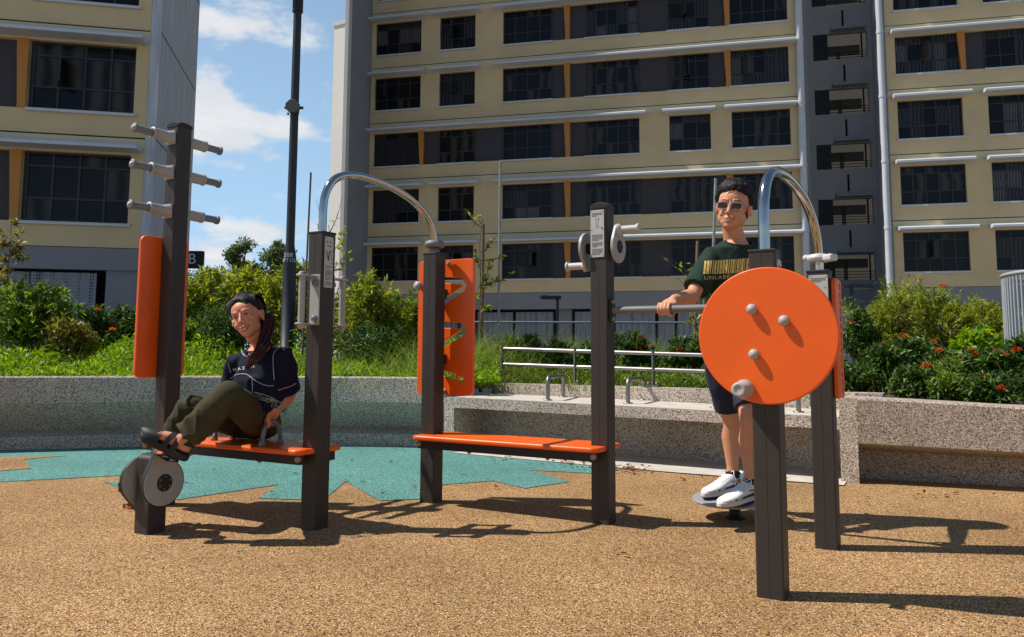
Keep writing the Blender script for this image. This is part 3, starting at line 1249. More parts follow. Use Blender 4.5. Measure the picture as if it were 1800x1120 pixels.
def make_post(k, cap):
    c = PC[k]
    mb = MB()
    prof = post_profile(PW)
    ring = [(c.x + U.x * x + W.x * y, c.y + U.y * x + W.y * y) for x, y in prof]
    mb.prism(ring, -.02, ZT[k])
    p = mb.build("post", M_post, ST)
    mb = MB()
    if cap == 'dome':
        # each face of the cap ends in a low arc
        n = 8
        h = PW / 2 + .003
        zz = ZT[k]
        vs, fs = [], []
        for j in range(n + 1):
            for i in range(n + 1):
                x, y = -h + 2 * h * i / n, -h + 2 * h * j / n
                q = max(abs(x), abs(y)) / h
                z = zz + .028 * (1 - (abs(x) / h) ** 2.4 * .5 - (abs(y) / h) ** 2.4 * .5)
                vs.append(V((c.x, c.y, z)) + U * x + W * y)
        for j in range(n):
            for i in range(n):
                a = j * (n + 1) + i
                fs.append((a, a + 1, a + n + 2, a + n + 1))
        mb.add(vs, fs, 0, True)
        edge = [i for i in range(n + 1)] + [j * (n + 1) + n for j in range(1, n + 1)] + [n * (n + 1) + i for i in range(n - 1, -1, -1)] + [j * (n + 1) for j in range(n - 1, 0, -1)]
        top = [vs[i] for i in edge]
        bot = [V((v.x, v.y, zz - .012)) for v in top]
        m = len(top)
        mb.add(top + bot, [(i, m + i, m + (i + 1) % m, (i + 1) % m) for i in range(m)])
    else:
        mb.obox(V((c.x, c.y, ZT[k] + .004)), U, W, Z, PW + .004, PW + .004, .012, 0, .003)
    mb.build("cap", M_postd, p)
    return p


POST = {k: make_post(k, 'dome' if k in (1, 4) else 'flat') for k in (1, 2, 3, 4, 5, 6)}


def sign(post, o, ax, w, z0, z1, lines, faces=None):
    """metal plate at face point o (xy), across ax, from z0 to z1"""
    nrm = V(ax).cross(Z).normalized()
    c = V((o.x, o.y, (z0 + z1) / 2)) + nrm * .003
    me = slab_mesh([rrect(w, z1 - z0, .004, 3)], .004, .0008, frame(c, ax, Z), 1)
    pl = link_mesh("sign_plate", me, M_plate, post)
    mb = MB()
    rg = random.Random(len(lines) * 7 + int(z0 * 100))
    c2 = c + nrm * .0027
    for sx_ in (-1, 1):
        for zz in (z1 - .008, (z0 + z1) / 2 + .02, z0 + .008):
            mb.lathe(V((o.x, o.y, zz)) + V(ax) * (sx_ * (w / 2 - .007)) + nrm * .004, nrm, [(0, .003), (.0015, .003), (.002, 0)], 8)
    for (za, zb, n) in lines:       # blocks of fine print: rows of short dashes
        for j in range(n):
            zz = za + (zb - za) * (j + .5) / n
            x = -w * .38
            end = w * .38 if j < n - 1 else w * rg.uniform(-.1, .3)
            while x < end:
                l = rg.uniform(.003, .010)
                l = min(l, end - x + .001)
                q = V((c2.x, c2.y, zz)) + V(ax) * (x + l / 2)
                mb.obox(q, ax, nrm, Z, l, .0006, abs(zb - za) / n * .42)
                x += l + .0025
    for f in (faces or []):
        q = V((c2.x, c2.y, f[1])) + V(ax) * f[0]
        if f[2] == 'dot':
            mb.ball(q, (f[3], f[3], f[4]), 10, axes=(V(ax), nrm * .05, Z))
        else:
            a = R(f[5])
            mb.obox(q, V(ax) * math.cos(a) + Z * math.sin(a), nrm, Z * math.cos(a) - V(ax) * math.sin(a), f[3], .0006, f[4])
    mb.build("print", M_ink, pl)
    return pl


# post 2: instruction plate on the right face
c = PC[2] + U * .05
z1, z0 = ZT[2] - .018, ZT[2] - .285
sign(POST[2], c - W * .004, W, .062, z0, z1,
     [(z0 + .115, z0 + .10, 3), (z0 + .093, z0 + .06, 6), (z0 + .055, z0 + .04, 3), (z0 + .032, z0 + .012, 4)],
     [(-.016, z1 - .028, 'dot', .004, .006), (.008, z1 - .028, 'dot', .004, .006), (-.004, z1 - .05, 'bar', .018, .004, -15), (.01, z1 - .05, 'bar', .014, .004, 20),
      (-.012, z1 - .10, 'bar', .05, .006, -72), (0, z1 - .10, 'bar', .056, .008, 80), (.018, z1 - .075, 'bar', .022, .003, 0), (.018, z1 - .112, 'bar', .0012, .06, 0), (.022, z1 - .14, 'bar', .02, .001, 0)])
# post 4: instruction plate on the left face
c = PC[4] - W * .05
z1, z0 = zat(PC[4], 372), zat(PC[4], 454)
sign(POST[4], c - U * .004, U, .08, z0, z1,
     [(z1 - .014, z1 - .036, 3), (z0 + .125, z0 + .088, 5), (z0 + .082, z0 + .055, 4), (z0 + .048, z0 + .012, 5)],
     [(-.006, z1 - .07, 'bar', .001, .05, 8), (.006, z1 - .07, 'bar', .001, .055, -6), (0, z1 - .05, 'bar', .012, .001, 0), (.0, z1 - .095, 'bar', .014, .001, 0), (.026, z1 - .10, 'bar', .008, .008, 0)])
# post 6: plate on the left face; post 5: plate on the narrow right face
c = PC[6] - W * .05
z1 = ZT[6] - .015
sign(POST[6], c + U * .003, U, .086, z1 - .33, z1, [(z1 - .012, z1 - .035, 3), (z1 - .15, z1 - .175, 3)], [(.03, z1 - .06, 'bar', .008, .002, 20)])
c = PC[5] + U * .05
sign(POST[5], c, W, .07, ZT[5] - .25, ZT[5] - .03, [(ZT[5] - .05, ZT[5] - .2, 12)])

# post 1: three pairs of hand rods through the post, along W
for py in (246, 306.5, 374):
    zc = zat(PC[1], py)
    for sgn in (-1, 1):
        a = W * sgn
        o = PC[1] + a * .05
        o = V((o.x, o.y, zc))
        mb = MB()
        mb.obox(o + a * .007, U, a, Z, .075, .014, .085, 0, .004)
        mb.lathe(o, a, [(.012, .040), (.03, .038), (.038, .033), (.125, .033), (.128, .036), (.136, .036), (.138, .024)], 24)
        L = .255
        pr_ = [(.138, .021)]
        x = .145
        while x < L - .02:
            pr_ += [(x, .021), (x + .004, .0225), (x + .008, .021)]
            x += .011
        pr_ += [(L - .014, .021), (L - .012, .028), (L, .028), (L + .002, .021)]
        mb.lathe(o, a, pr_, 20, 1)
        mb.lathe(o, a, [(L - .001, .021), (L + .004, .014), (L + .009, .013), (L + .011, 0)], 16)
        mb.build("push_rod", [M_grey, M_gred], POST[1])

# post 2: a vertical grip on each side (along W)
zb0, zb1 = zat(PC[2], 571), zat(PC[2], 488)
for sgn, out in ((-1, .085), (1, .115)):
    a = W * sgn
    o = PC[2] + a * .05
    mb = MB()
    mb.obox(V((o.x, o.y, (zb0 + zb1) / 2 + .003)) + a * .004 + U * .012, U, a, Z, .066, .008, zb1 - zb0 + .015, 0, .002)
    for zz in (zb0, zb1):
        mb.obox(V((o.x, o.y, zz)) + a * (.004 + out / 2) + U * .0, U, a, Z, .058, out, .007, 0, .002)
        mb.lathe(V((o.x, o.y, zz)) + a * out, Z, [(-.004, 0), (-.004, .031), (.005, .031), (.005, 0)], 20)
    q = o + a * out
    mb.tube([V((q.x, q.y, zb0)), V((q.x, q.y, zb1))], .0165, 16)
    mb.lathe(V((q.x, q.y, zb0 - .003)), -Z, [(0, .021), (.012, .02), (.022, .012), (.026, 0)], 16)
    mb.lathe(V((q.x, q.y, zb1 + .003)), Z, [(0, .023), (.010, .021), (.018, .012), (.021, 0)], 16, 1)
    for zz in (zb0 + .03, zb1 - .035):
        mb.ball(V((o.x, o.y, zz)) + a * .014 + U * .022, .019, 12, 1)
    mb.build("grip_handle", [M_grey, M_gred], POST[2])

# post 4: arm crank, a teardrop plate with a ribbed grip on each side (along U)
def teardrop(r, L, r2, n=40):
    """disc of radius r at the origin with a lug of radius r2 at distance L up +y"""
    out = []
    a = math.asin((r - r2) / L)
    for k in range(n + 1):
        t = math.pi - a + (math.pi + 2 * a) * k / n
        out.append((r * math.cos(t), r * math.sin(t)))
    for k in range(15):
        t = a + (math.pi - 2 * a) * k / 14
        out.append((r2 * math.cos(t), L + r2 * math.sin(t)))
    return out


zc = zat(PC[4], 436)
ax4 = {}
for sgn, ang in ((1, 8), (-1, 188)):
    a = U * sgn
    o = PC[4] + a * .05
    o = V((o.x, o.y, zc))
    an = R(ang)
    up = Z * math.cos(an) - W * math.sin(an)
    xx = up.cross(a)
    pl = o + a * .045
    me = slab_mesh([teardrop(.088, .088, .036)], .018, .004, frame(pl, xx, up))
    cr_ = link_mesh("crank", me, M_grey, POST[4])
    mb = MB()
    mb.lathe(o, a, [(0, .03), (.034, .03), (.034, .0)], 20)
    mb.lathe(o, a, [(.0535, 0), (.0535, .036), (.056, .036), (.058, .03), (.058, 0)], 28)
    for k in range(6):
        t = R(60 * k)
        mb.lathe(o + a * .058 + xx * (.026 * math.cos(t)) + up * (.026 * math.sin(t)), a, [(0, .004), (.003, .004), (.003, 0)], 8)
    mb.build("hub", M_black2, cr_)
    g0 = o + up * .092
    mb = MB()
    pr_ = [(.05, .034), (.064, .033), (.07, .021)]
    x = .074
    while x < .155:
        pr_ += [(x, .0185), (x + .005, .0205), (x + .009, .0185)]
        x += .011
    pr_ += [(.158, .019), (.160, .026), (.172, .026), (.175, .02), (.177, 0)]
    mb.lathe(g0, a, pr_, 22)
    mb.build("grip", mat("pale_grip", lin((186, 184, 182)), .5), cr_)

# orange seats
SEATZ = .41


def seat_board(ka, kb):
    a, b = PC[ka], PC[kb]
    L = (b - a).length
    d = (b - a).normalized()
    n = V((-d.y, d.x, 0))
    c = (a + b) / 2
    hw, hl = .165, L / 2 + .04
    ch = .045
    ol = []
    base = [(hl, -hw), (hl, hw), (-hl, hw), (-hl, -hw)]
    ol = rrect(2 * hl, 2 * hw, ch, 6)
    # notches that let the posts through at both ends
    nt0 = L / 2 - .051
    notch = lambda s: [(s * hl, .051), (s * nt0, .051), (s * nt0, -.051), (s * hl, -.051)]
    out = []
    for i, p in enumerate(ol):
        out.append(p)
    # rrect order: top-right corner, top-left, bottom-left, bottom-right (CCW)
    q = len(ol) // 4
    left = notch(-1)
    right = [(hl, -.051), (nt0, -.051), (nt0, .051), (hl, .051)]
    pts = ol[:2 * q] + left + ol[2 * q:] + right
    me = slab_mesh([pts], .028, .011, frame(V((c.x, c.y, SEATZ - .014)), d, n), 4)
    s_ = link_mesh("seat", me, M_or, ST)
    mb = MB()
    for q_ in (-.11, .11):
        mb.obox(V((c.x, c.y, SEATZ - .028 - .025)) + n * q_, d, n, Z, L + .02, .035, .048)
    for e in (-1, 1):
        mb.obox(V((c.x, c.y, SEATZ - .028 - .025)) + d * (e * (L / 2 - .066)), d, n, Z, .025, .184, .046)
        mb.obox(V((c.x, c.y, SEATZ - .028 - .024)) + d * (e * (L / 2)), d, n, Z, .06, .30, .040) if False else None
    mb.build("seat_frame", M_postd, s_)
    for e in (-1, 1):
        mb = MB()
        mb.ball(V((c.x, c.y, SEATZ - .05)) + d * (e * (L / 2 - .0)) - n * .128, .017, 12)
        mb.build("bolt_cap", M_bolt, s_)
    for e in (-.2, .25):
        mb = MB()
        mb.ball(V((c.x, c.y, SEATZ - .078)) + d * (e * L) - n * .10, .013, 12)
        mb.build("bolt_cap", M_bolt, s_)
    return s_, a, d, n


SEAT1, sa, sd, sn = seat_board(1, 2)
SEAT2 = seat_board(3, 4)[0]
# U grab handles on the seat where the woman sits
hq0, hq1 = G(460, 781, SEATZ), G(493, 777, SEATZ)


def grab(a, b, h):
    pts = [a, a + Z * .02]
    m = (a + b) / 2
    d = (b - a) / 2
    for k in range(0, 13):
        t = math.pi - math.pi * k / 12
        pts.append(m + d * math.cos(t) * .96 + Z * (.02 + (h - .02) * math.sin(t) ** .8))
    pts += [b + Z * .02, b]
    mb = MB()
    n = len(pts)
    mb.tube(pts, [.017 if i in (0, n - 1) else .0125 for i in range(n)], 14)
    for e in (a, b):
        mb.lathe(e, Z, [(0, 0), (0, .02), (.012, .018), (.03, .013)], 16)
    return mb


hu = .7
while proj(PC[1] + sd * hu - sn * .065 + Z * (SEATZ + .05))[0] < 477:
    hu += .002
HND = PC[1] + sd * hu - sn * .065 + Z * SEATZ
grab(HND - W * .062, HND + W * .062, .122).build("grab_handle", M_gred, SEAT1)
h2 = HND - U * .44 + W * .06
grab(h2 - W * .062, h2 + W * .062, .122).build("grab_handle", M_gred, SEAT1)

# steel arches along W between the rows
def arch(ka, kb, name):
    a, b = PC[ka], PC[kb]
    za, zb = ZT[ka], ZT[kb]
    d = (b - a)
    sh = [(0, -.02), (0, .06), (0.0, .13), (.012, .21), (.055, .285), (.13, .335), (.25, .362), (.40, .365), (.55, .352), (.69, .325), (.81, .285), (.90, .235), (.96, .175), (.988, .11), (1, .04), (1, -.02)]
    pts = [V((a.x + d.x * s, a.y + d.y * s, za + (zb - za) * s + z)) for s, z in sh]
    mb = MB()
    mb.tube(smooth_path(pts, 6), .0215, 20)
    return mb.build(name, M_chrome, ST)


A1 = arch(2, 3, "arch_bar")
A2 = arch(5, 6, "arch_bar")
# sliding ring resting on the far leg of the first arch: a fat rubber ring over a collar
c = V((PC[3].x, PC[3].y, ZT[3]))
mb = MB()
prof = [(.052 + .022 * math.sin(2 * math.pi * k / 12) * 1.0, .046 + .017 * math.cos(2 * math.pi * k / 12)) for k in range(13)]
mb.lathe(c + Z * .012, Z, prof, 28)
mb.lathe(c + Z * .012, Z, [(.04, .024), (.04, .048), (.056, .048), (.056, .024)], 24)
mb.lathe(c, Z, [(.006, .028), (.02, .033), (.038, .026), (.044, .022)], 20)
mb.ball(c - U * .03 + Z * .022, (.014, .012, .012), 10)
mb.build("sliding_ring", M_gred, A1)
c = V((PC[6].x, PC[6].y, ZT[6]))
mb = MB()
prof = [(.062 + .019 * math.sin(2 * math.pi * k / 12), .040 + .016 * math.cos(2 * math.pi * k / 12)) for k in range(13)]
mb.lathe(c + Z * .008, Z, prof, 28)
mb.lathe(c + Z * .008, Z, [(.05, .024), (.05, .045), (.072, .045), (.072, .024)], 24)
dd = (U * .8 - W * .6).normalized()
mb.obox(c + dd * .07 + Z * .066, dd, dd.cross(Z), Z, .06, .05, .034, 0, .01)
mb.ball(c - U * .055 + Z * .075, (.02, .018, .017), 12)
mb.build("sliding_ring", mat("pale_ring", lin((196, 196, 200)), .4), A2)

# straight hand bar from post 4 to post 6, on bracket plates
zbar = zat(PC[4], 545) - .004
a, b = PC[4] + U * .05, PC[6] - U * .05
mb = MB()
mb.tube([V((a.x, a.y, zbar)), V((b.x, b.y, zbar))], .0205, 18)
bar = mb.build("hand_bar", mat("bar_grey_paint", lin((112, 110, 108)), .45, var=.06, vscale=20), ST)
for e, s in ((a, 1), (b, -1)):
    mb = MB()
    mb.obox(V((e.x, e.y, zbar)) + U * (s * .006), U, W, Z, .012, .07, .125, 0, .006)
    mb.build("bracket", M_postd, bar)
    for zz in (-.045, .045):
        mb = MB()
        mb.ball(V((e.x, e.y, zbar + zz)) + U * (s * .014) - W * .006, (.013, .013, .013), 12)
        mb.build("bolt_cap", M_bolt, bar)

# post 1: blank orange panel on its far-left face (plane across W)
z1, z0 = zat(PC[1], 418), zat(PC[1], 664)
c = PC[1] - U * .066 - W * .018
me = slab_mesh([rrect(.330, z1 - z0, .04, 6)], .026, .008, frame(V((c.x, c.y, (z0 + z1) / 2)), W, Z), 3)
link_mesh("back_panel", me, M_or, ST)

# post 3: finger-maze panel behind the post (plane across U) with a zigzag slot
z1, z0 = zat(PC[3], 457), zat(PC[3], 692)
PD = .05 + .05
cc = PC[3] + W * (PD + .013)
# left and right rims from the photo
def onpanel(px, py):
    d_ = ray(px, py)
    t = (cc - CAM).dot(W) / d_.dot(W)
    return (CAM + d_ * t)
eL, eR = (onpanel(736, 600) - PC[3]).dot(U), (onpanel(833, 600) - PC[3]).dot(U)
z1, z0 = onpanel(790, 457).z, onpanel(790, 694).z
cx_, cz_ = (eL + eR) / 2, (z0 + z1) / 2
pc_ = PC[3] + W * (PD + .013) + U * cx_
w_, h_ = eR - eL, z1 - z0


def loc(px, py):
    q = onpanel(px, py)
    return ((q - PC[3]).dot(U) - cx_, q.z - cz_)


def slot(path, w):
    P = [V((p[0], p[1])) for p in path]
    n = len(P)
    Lf, Rt = [], []
    for i in range(n):
        if i == 0:
            t0 = t1 = (P[1] - P[0]).normalized()
        elif i == n - 1:
            t0 = t1 = (P[-1] - P[-2]).normalized()
        else:
            t0, t1 = (P[i] - P[i - 1]).normalized(), (P[i + 1] - P[i]).normalized()
        n0, n1 = V((-t0.y, t0.x)), V((-t1.y, t1.x))
        m = (n0 + n1)
        if m.length < .2:
            m = n0
        m.normalize()
        k = 1 / max(.5, m.dot(n0))
        Lf.append(P[i] + m * (w / 2 * k))
        Rt.append(P[i] - m * (w / 2 * k))
    tip = P[-1] + (P[-1] - P[-2]).normalized() * (w * .45)
    return [tuple(p) for p in Lf] + [tuple(tip)] + [tuple(p) for p in reversed(Rt)]


xs = -w_ * .30
zig = [(xs + .01, h_ * .36)]
k0 = loc(817, 503)
k1 = loc(816, 578)
k2 = loc(812, 666)
ph = [loc(770, 486), (k0[0] - .012, k0[1] + .006), (k0[0], k0[1] - .018), (xs * .9, (k0[1] + k1[1]) / 2 - .06), (xs * .9, (k0[1] + k1[1]) / 2 - .075)]
S1 = slot([(xs, k0[1] + .055), (k0[0] - .02, k0[1] + .03), (k0[0], k0[1] + .004), (k0[0] - .012, k0[1] - .02), (xs, k0[1] - .155)], .036)
S2 = slot([(xs, k1[1] + .03), (k1[0] - .025, k1[1] + .02), (k1[0], k1[1] - .004), (k1[0] - .014, k1[1] - .03), (xs, k1[1] - .15)], .036)
S3 = slot([(xs, k2[1] + .06), (k2[0] - .045, k2[1] + .012)], .034)
# round end hole joined to the last slot
def circ(c, r, n=18):
    return [(c[0] + r * math.cos(2 * math.pi * k / n), c[1] + r * math.sin(2 * math.pi * k / n)) for k in range(n)]
me = slab_mesh([rrect(w_, h_, .028, 6), S1, S2, S3, circ((k2[0] - .003, k2[1] - .004), .021)], .026, .004, frame(V((pc_.x, pc_.y, cz_)), U, Z), 2)
MZ = link_mesh("maze_panel", me, M_or, ST)
for px, py in ((791, 464), (784, 687)):
    mb = MB()
    q = onpanel(px, py)
    mb.lathe(q - W * .014, -W, [(0, .015), (.006, .014), (.010, .008), (.011, 0)], 14)
    mb.build("bolt_cap", M_bolt, MZ)
mb = MB()
q = onpanel(743, 504)
mb.lathe(q - W * .013, -W, [(0, .012), (.02, .012), (.02, .026), (.03, .03), (.045, .03), (.056, .02), (.06, 0)], 20)
mb.build("knob", M_grey, MZ)
mb = MB()
for dz in (-.3, .3):
    q = PC[3] + W * (.05 + (PD - .05) / 2)
    mb.obox(V((q.x, q.y, cz_ + dz * h_ * .8)), U, W, Z, .06, PD - .05, .06)
mb.build("panel_bracket", M_postd, MZ)

# post 5: big orange wheel with knobs on the near face
def onwheel(px, py, off=.075):
    d_ = ray(px, py)
    o = PC[5] - W * off
    t = (o - CAM).dot(W) / d_.dot(W)
    return CAM + d_ * t


wc = onwheel(1346.3, 589.5)
wr = ((onwheel(1468.5, 590) - onwheel(1224.5, 590)).length + (onwheel(1346, 467) - onwheel(1346, 712)).length) / 4
me = slab_mesh([circ((0, 0), wr, 96)], .024, .006, frame(wc + W * .012, U, Z), 4)
WH = link_mesh("turning_wheel", me, M_or, ST)
mb = MB()
q = PC[5] - W * .05
mb.lathe(V((q.x, q.y, wc.z)), -W, [(0, .05), (.022, .05), (.022, 0)], 24)
mb.build("wheel_hub", M_postd, WH)
for px, py in ((1324.5, 544), (1381, 564), (1328.5, 623)):
    q = onwheel(px, py)
    mb = MB()
    mb.lathe(q + W * .002 + V((-.004, 0, .0)), -W, [(0, .015), (.006, .0165), (.010, .0195), (.016, .02), (.023, .0165), (.028, .009), (.030, 0)], 22)
    mb.build("knob", M_grey, WH)
q = onwheel(1309, 684)
mb = MB()
mb.lathe(q, -W, [(0, .036), (.008, .036), (.022, .033), (.036, .026), (.045, .022), (.075, .021), (.08, .027), (.088, .027), (.090, .018), (.086, .012), (.086, 0)], 28)
mb.build("crank_knob", M_grey, WH)

# post 6: slotted panel on the far-right face
z1, z0 = zat(PC[6], 490), zat(PC[6], 700)
pw_, ph_ = .18, z1 - z0
holes = []
for k in range(14):
    zz = -ph_ / 2 + .035 + (ph_ - .07) * k / 13
    holes.append([(x + pw_ / 2 - .045, y + zz) for x, y in rrect(.045, .024, .006, 3)])
c = PC[6] + U * .064 + W * .062
me = slab_mesh([rrect(pw_, ph_, .02, 4)] + holes, .022, .005, frame(V((c.x, c.y, (z0 + z1) / 2)), W, Z), 3)
SP = link_mesh("slotted_panel", me, M_or, ST)
mb = MB()
c2 = c - U * .0125
mb.obox(V((c2.x, c2.y, (z0 + z1) / 2)), W, Z, W.cross(Z), pw_ - .03, ph_ - .03, .003)
mb.build("backing_plate", M_postd, SP)

# ------------------------------------------------------------------ pedal exerciser in front of the first seat
pf = G(258, 942.5)
PX = pf - U * .05 + W * .05
PE = empty("pedal_exerciser", PX, "short brown pillar with two round pedal discs in front of the woman's seat", "pedal machine")
ztop = zat(PX, 806)
mb = MB()
ring = [(PX.x + U.x * x + W.x * y, PX.y + U.y * x + W.y * y) for x, y in post_profile(PW + .004)]
mb.prism(ring, -.02, ztop)
ped = mb.build("pillar", M_post, PE)
mb = MB()
pts = []
n = 10
vs = []
for i in range(n + 1):
    t = math.pi * i / n
    vs.append((-.053 * math.cos(t), .026 * math.sin(t)))
P3 = []
for e in (-.053, .053):
    for y, z in vs:
        P3.append(V((PX.x, PX.y, ztop + z)) + U * e + W * y)
m = n + 1
mb.add(P3, [(i, i + 1, m + i + 1, m + i) for i in range(n)], 0, True)
mb.add(P3, [tuple(range(m)), tuple(reversed(range(m, 2 * m)))])
mb.build("cap", M_black2, PE)
zp = zat(PX, 846)
PEDAL = {}
for sgn, ang in ((1, -10), (-1, 174)):
    a = U * sgn
    o = V((PX.x, PX.y, zp)) + a * .052
    an = R(ang)
    up = Z * math.cos(an) + W * math.sin(an)
    xx = up.cross(a)
    me = slab_mesh([teardrop(.112, .135, .036)], .022, .005, frame(o + a * .034, xx, up))
    dk = link_mesh("crank_disc", me, [M_grey], PE)
    mb = MB()
    rim = teardrop(.1145, .135, .0385)
    # black protective edge strip
    pth = [o + a * .034 + xx * p[0] + up * p[1] for p in rim]
    k_ = len(pth)
    vs, fs = [], []
    for p in pth:
        vs += [p - a * .0125, p + a * .0075]
    for i in range(k_):
        j = (i + 1) % k_
        fs.append((2 * i, 2 * i + 1, 2 * j + 1, 2 * j))
    mb.add(vs, fs)
    mb.build("edge_strip", M_black2, dk)
    mb = MB()
    mb.lathe(o, a, [(0, .03), (.022, .03), (.022, 0)], 16)
    mb.lathe(o, a, [(.0455, 0), (.0455, .042), (.048, .042), (.05, .038), (.05, 0)], 28)
    for k in range(6):
        t = R(60 * k + 15)
        mb.lathe(o + a * .05 + xx * (.030 * math.cos(t)) + up * (.030 * math.sin(t)), a, [(0, .0045), (.003, .0045), (.003, 0)], 8, 1)
    mb.build("hub", [M_black2, M_steel], dk)
    # pedal
    pp = o + up * .135 + a * .085
    PEDAL[sgn] = pp
    fw = (-W * math.cos(R(30)) + Z * math.sin(R(30))) if sgn > 0 else -W
    upv = a.cross(fw) if a.cross(fw).z > 0 else fw.cross(a)
    mb = MB()
    mb.tube([o + up * .135 + a * .03, pp + a * .045], .007, 10, 1)
    mb.tube([o + up * .135 + a * .045, o + up * .135 + a * .054], .013, 12, 1)
    for q in (-1, 1):
        mb.obox(pp + fw * (q * .036), a, fw, upv, .095, .012, .022, 0, .003)
        mb.obox(pp + a * (q * .04), a, fw, upv, .012, .072, .018, 0, .003)
    mb.obox(pp, a, fw, upv, .07, .02, .02, 0, .004)
    mb.obox(pp - fw * .0425, a, fw, upv, .05, .003, .012, 2)
    mb.obox(pp + fw * .0425, a, fw, upv, .05, .003, .012, 2)
    mb.build("pedal", [M_black2, M_chrome, M_or], dk)

# ------------------------------------------------------------------ balance disc the man stands on
bc = G(1290, 914)
bcc = D(1313, 884, bc.y + .02)
BX = V((bc.x + .012, bc.y + .02, 0))
BP = empty("balance_board", BX, "round grey balance disc on a short stem under the man's trainers", "balance board")
zt_ = .118
mb = MB()
tilt = V((-.05, -.06, 1)).normalized()
mb.lathe(V((BX.x, BX.y, zt_)), tilt, [(-.016, 0), (-.016, .195), (-.012, .220), (-.004, .227), (0, .223), (.001, .217), (.001, 0)], 56, 0, True)
bo = mb.build("foot_disc", mat("grey_disc_top", lin((150, 154, 162)), .35, spec=.5, var=.08, vscale=14), BP)
mb = MB()
mb.lathe(V((BX.x, BX.y, 0)), Z, [(0, .06), (.012, .055), (.02, .032), (.065, .03), (.075, .04), (.082, .085), (.098, .09), (.102, 0)], 28)
mb.build("stem", M_black2, BP)
# ------------------------------------------------------------------ lamp post and other slender things
M_lamp = mat("charcoal_lamp_paint", lin((42, 45, 50)), .45, spec=.4, var=.06, vscale=6)
lp = D(504, 620, 9.6)
LP = empty("street_lamp", (lp.x, lp.y, .5), "tall charcoal lamp post with thick base and small box, rising behind the seated woman", "street lamp")
xc = lambda py: D(504 + (600 - py) * .0185, py, 9.6)
rb_, rt_ = 11.5 * 9.6 / F, 7.6 * 9.6 / F
za, zb = D(510, 458, 9.6).z, D(510, 432, 9.6).z
mb = MB()
mb.lathe((lp.x, lp.y, 0), Z, [(.45, rb_ * 1.5), (.47, rb_ * 1.5), (.47, rb_), (za, rb_), (za + .03, rb_ * .98), ((za + zb) / 2, rb_ * .86), (zb, rt_ * 1.04), (zb + .03, rt_), (5.2, rt_ * .93)], 28)
pole = mb.build("pole", M_lamp, LP)
zbx = D(511, 191, 9.6).z
mb = MB()
oct_ = [(math.cos(R(22.5 + 45 * k)) * .088, math.sin(R(22.5 + 45 * k)) * .088) for k in range(8)]
me = slab_mesh([oct_], .07, .005, frame((lp.x, lp.y - .085, zbx), (1, 0, 0), (0, 0, 1)), 1)
bxo = link_mesh("junction_box", me, mat("box_grey", lin((92, 92, 88)), .6), LP)
mb.lathe((lp.x, lp.y, zbx), Z, [(-.05, rt_ + .006), (.05, rt_ + .006)], 20)
for k in (-1, 1):
    mb.obox((lp.x + k * .09, lp.y - .03, zbx), (1, 0, 0), (0, 1, 0), Z, .05, .02, .03)
    mb.obox((lp.x + k * .06, lp.y - .06, zbx - .085), (1, 0, 0), (0, 1, 0), Z, .015, .03, .025)
mb.build("strap", M_lamp, bxo)
mb = MB()
mb.tube([(lp.x, lp.y, 5.15), (lp.x, lp.y, 5.36)], rt_ * 1.25, 18)
mb.obox((lp.x, lp.y - .42, 5.40), (1, 0, 0), (0, 1, 0), Z, .36, 1.1, .07, 0, .02)
mb.build("lamp_head", M_lamp, LP)
for t, py, s in (("588", 450, .075), ("BDFT1/5A", 459, .06)):
    # lettering wrapped round the shaft
    q = D(507, py, 9.6)
    me = text_mesh(t, s, frame((0, 0, 0), (1, 0, 0), (0, 0, 1)), .0006, space=1.05)
    for v in me.vertices:
        x, dy, z = v.co
        th = max(-1.4, min(1.4, x / (rb_ + .002)))
        rr = rb_ * (.99 if py > 455 else .97) + .003 + (-dy)
        v.co = (lp.x + rr * math.sin(th), lp.y - rr * math.cos(th), q.z + z)
    link_mesh("lettering", me, M_white, pole)

M_stake = mat("rusty_stake", lin((110, 92, 80)), .7, metal=.2, var=.35, vscale=30)
M_galv = mat("galvanised_pole", lin((150, 152, 150)), .5, metal=.5, var=.2, vscale=20)


def pole_thing(name, px0, py0, px1, py1, y, rad, m, label, zb=.45):
    a, b = D(px0, py0, y), D(px1, py1, y)
    d = (b - a).normalized()
    foot = a + d * ((zb - a.z) / d.z)
    mb = MB()
    mb.tube([foot, b], rad, 10)
    mb.lathe(b, d, [(0, rad), (.003, rad * 1.08), (.006, rad * .9), (.006, 0)], 10)
    return mb.build(name, m, None, label=label, cat="support pole")


pole_thing("support_pole", 533, 590, 546.5, 304, 8.9, .011, M_stake, "thin rusty pole just left of the post with the panda-faced plate".replace("panda-faced plate", "first steel arch"))
pole_thing("support_pole", 876, 600, 879.5, 285, 9.4, .016, M_galv, "galvanised pole rising beside the leafy sapling right of the maze panel")
pole_thing("support_pole", 1250, 560, 1258, 315, 8.6, .016, M_galv, "grey pole directly behind the standing man's head")
pole_thing("support_pole", 846, 600, 849.5, 395, 9.6, .022, mat("weathered_timber", lin((128, 104, 82)), .85, var=.3, vscale=20), "short timber stake tied to the sapling right of the maze panel")
pole_thing("support_pole", 1222, 570, 1226, 425, 8.7, .016, MATS["weathered_timber"], "pale timber stake at the man's elbow beside the vine sapling")

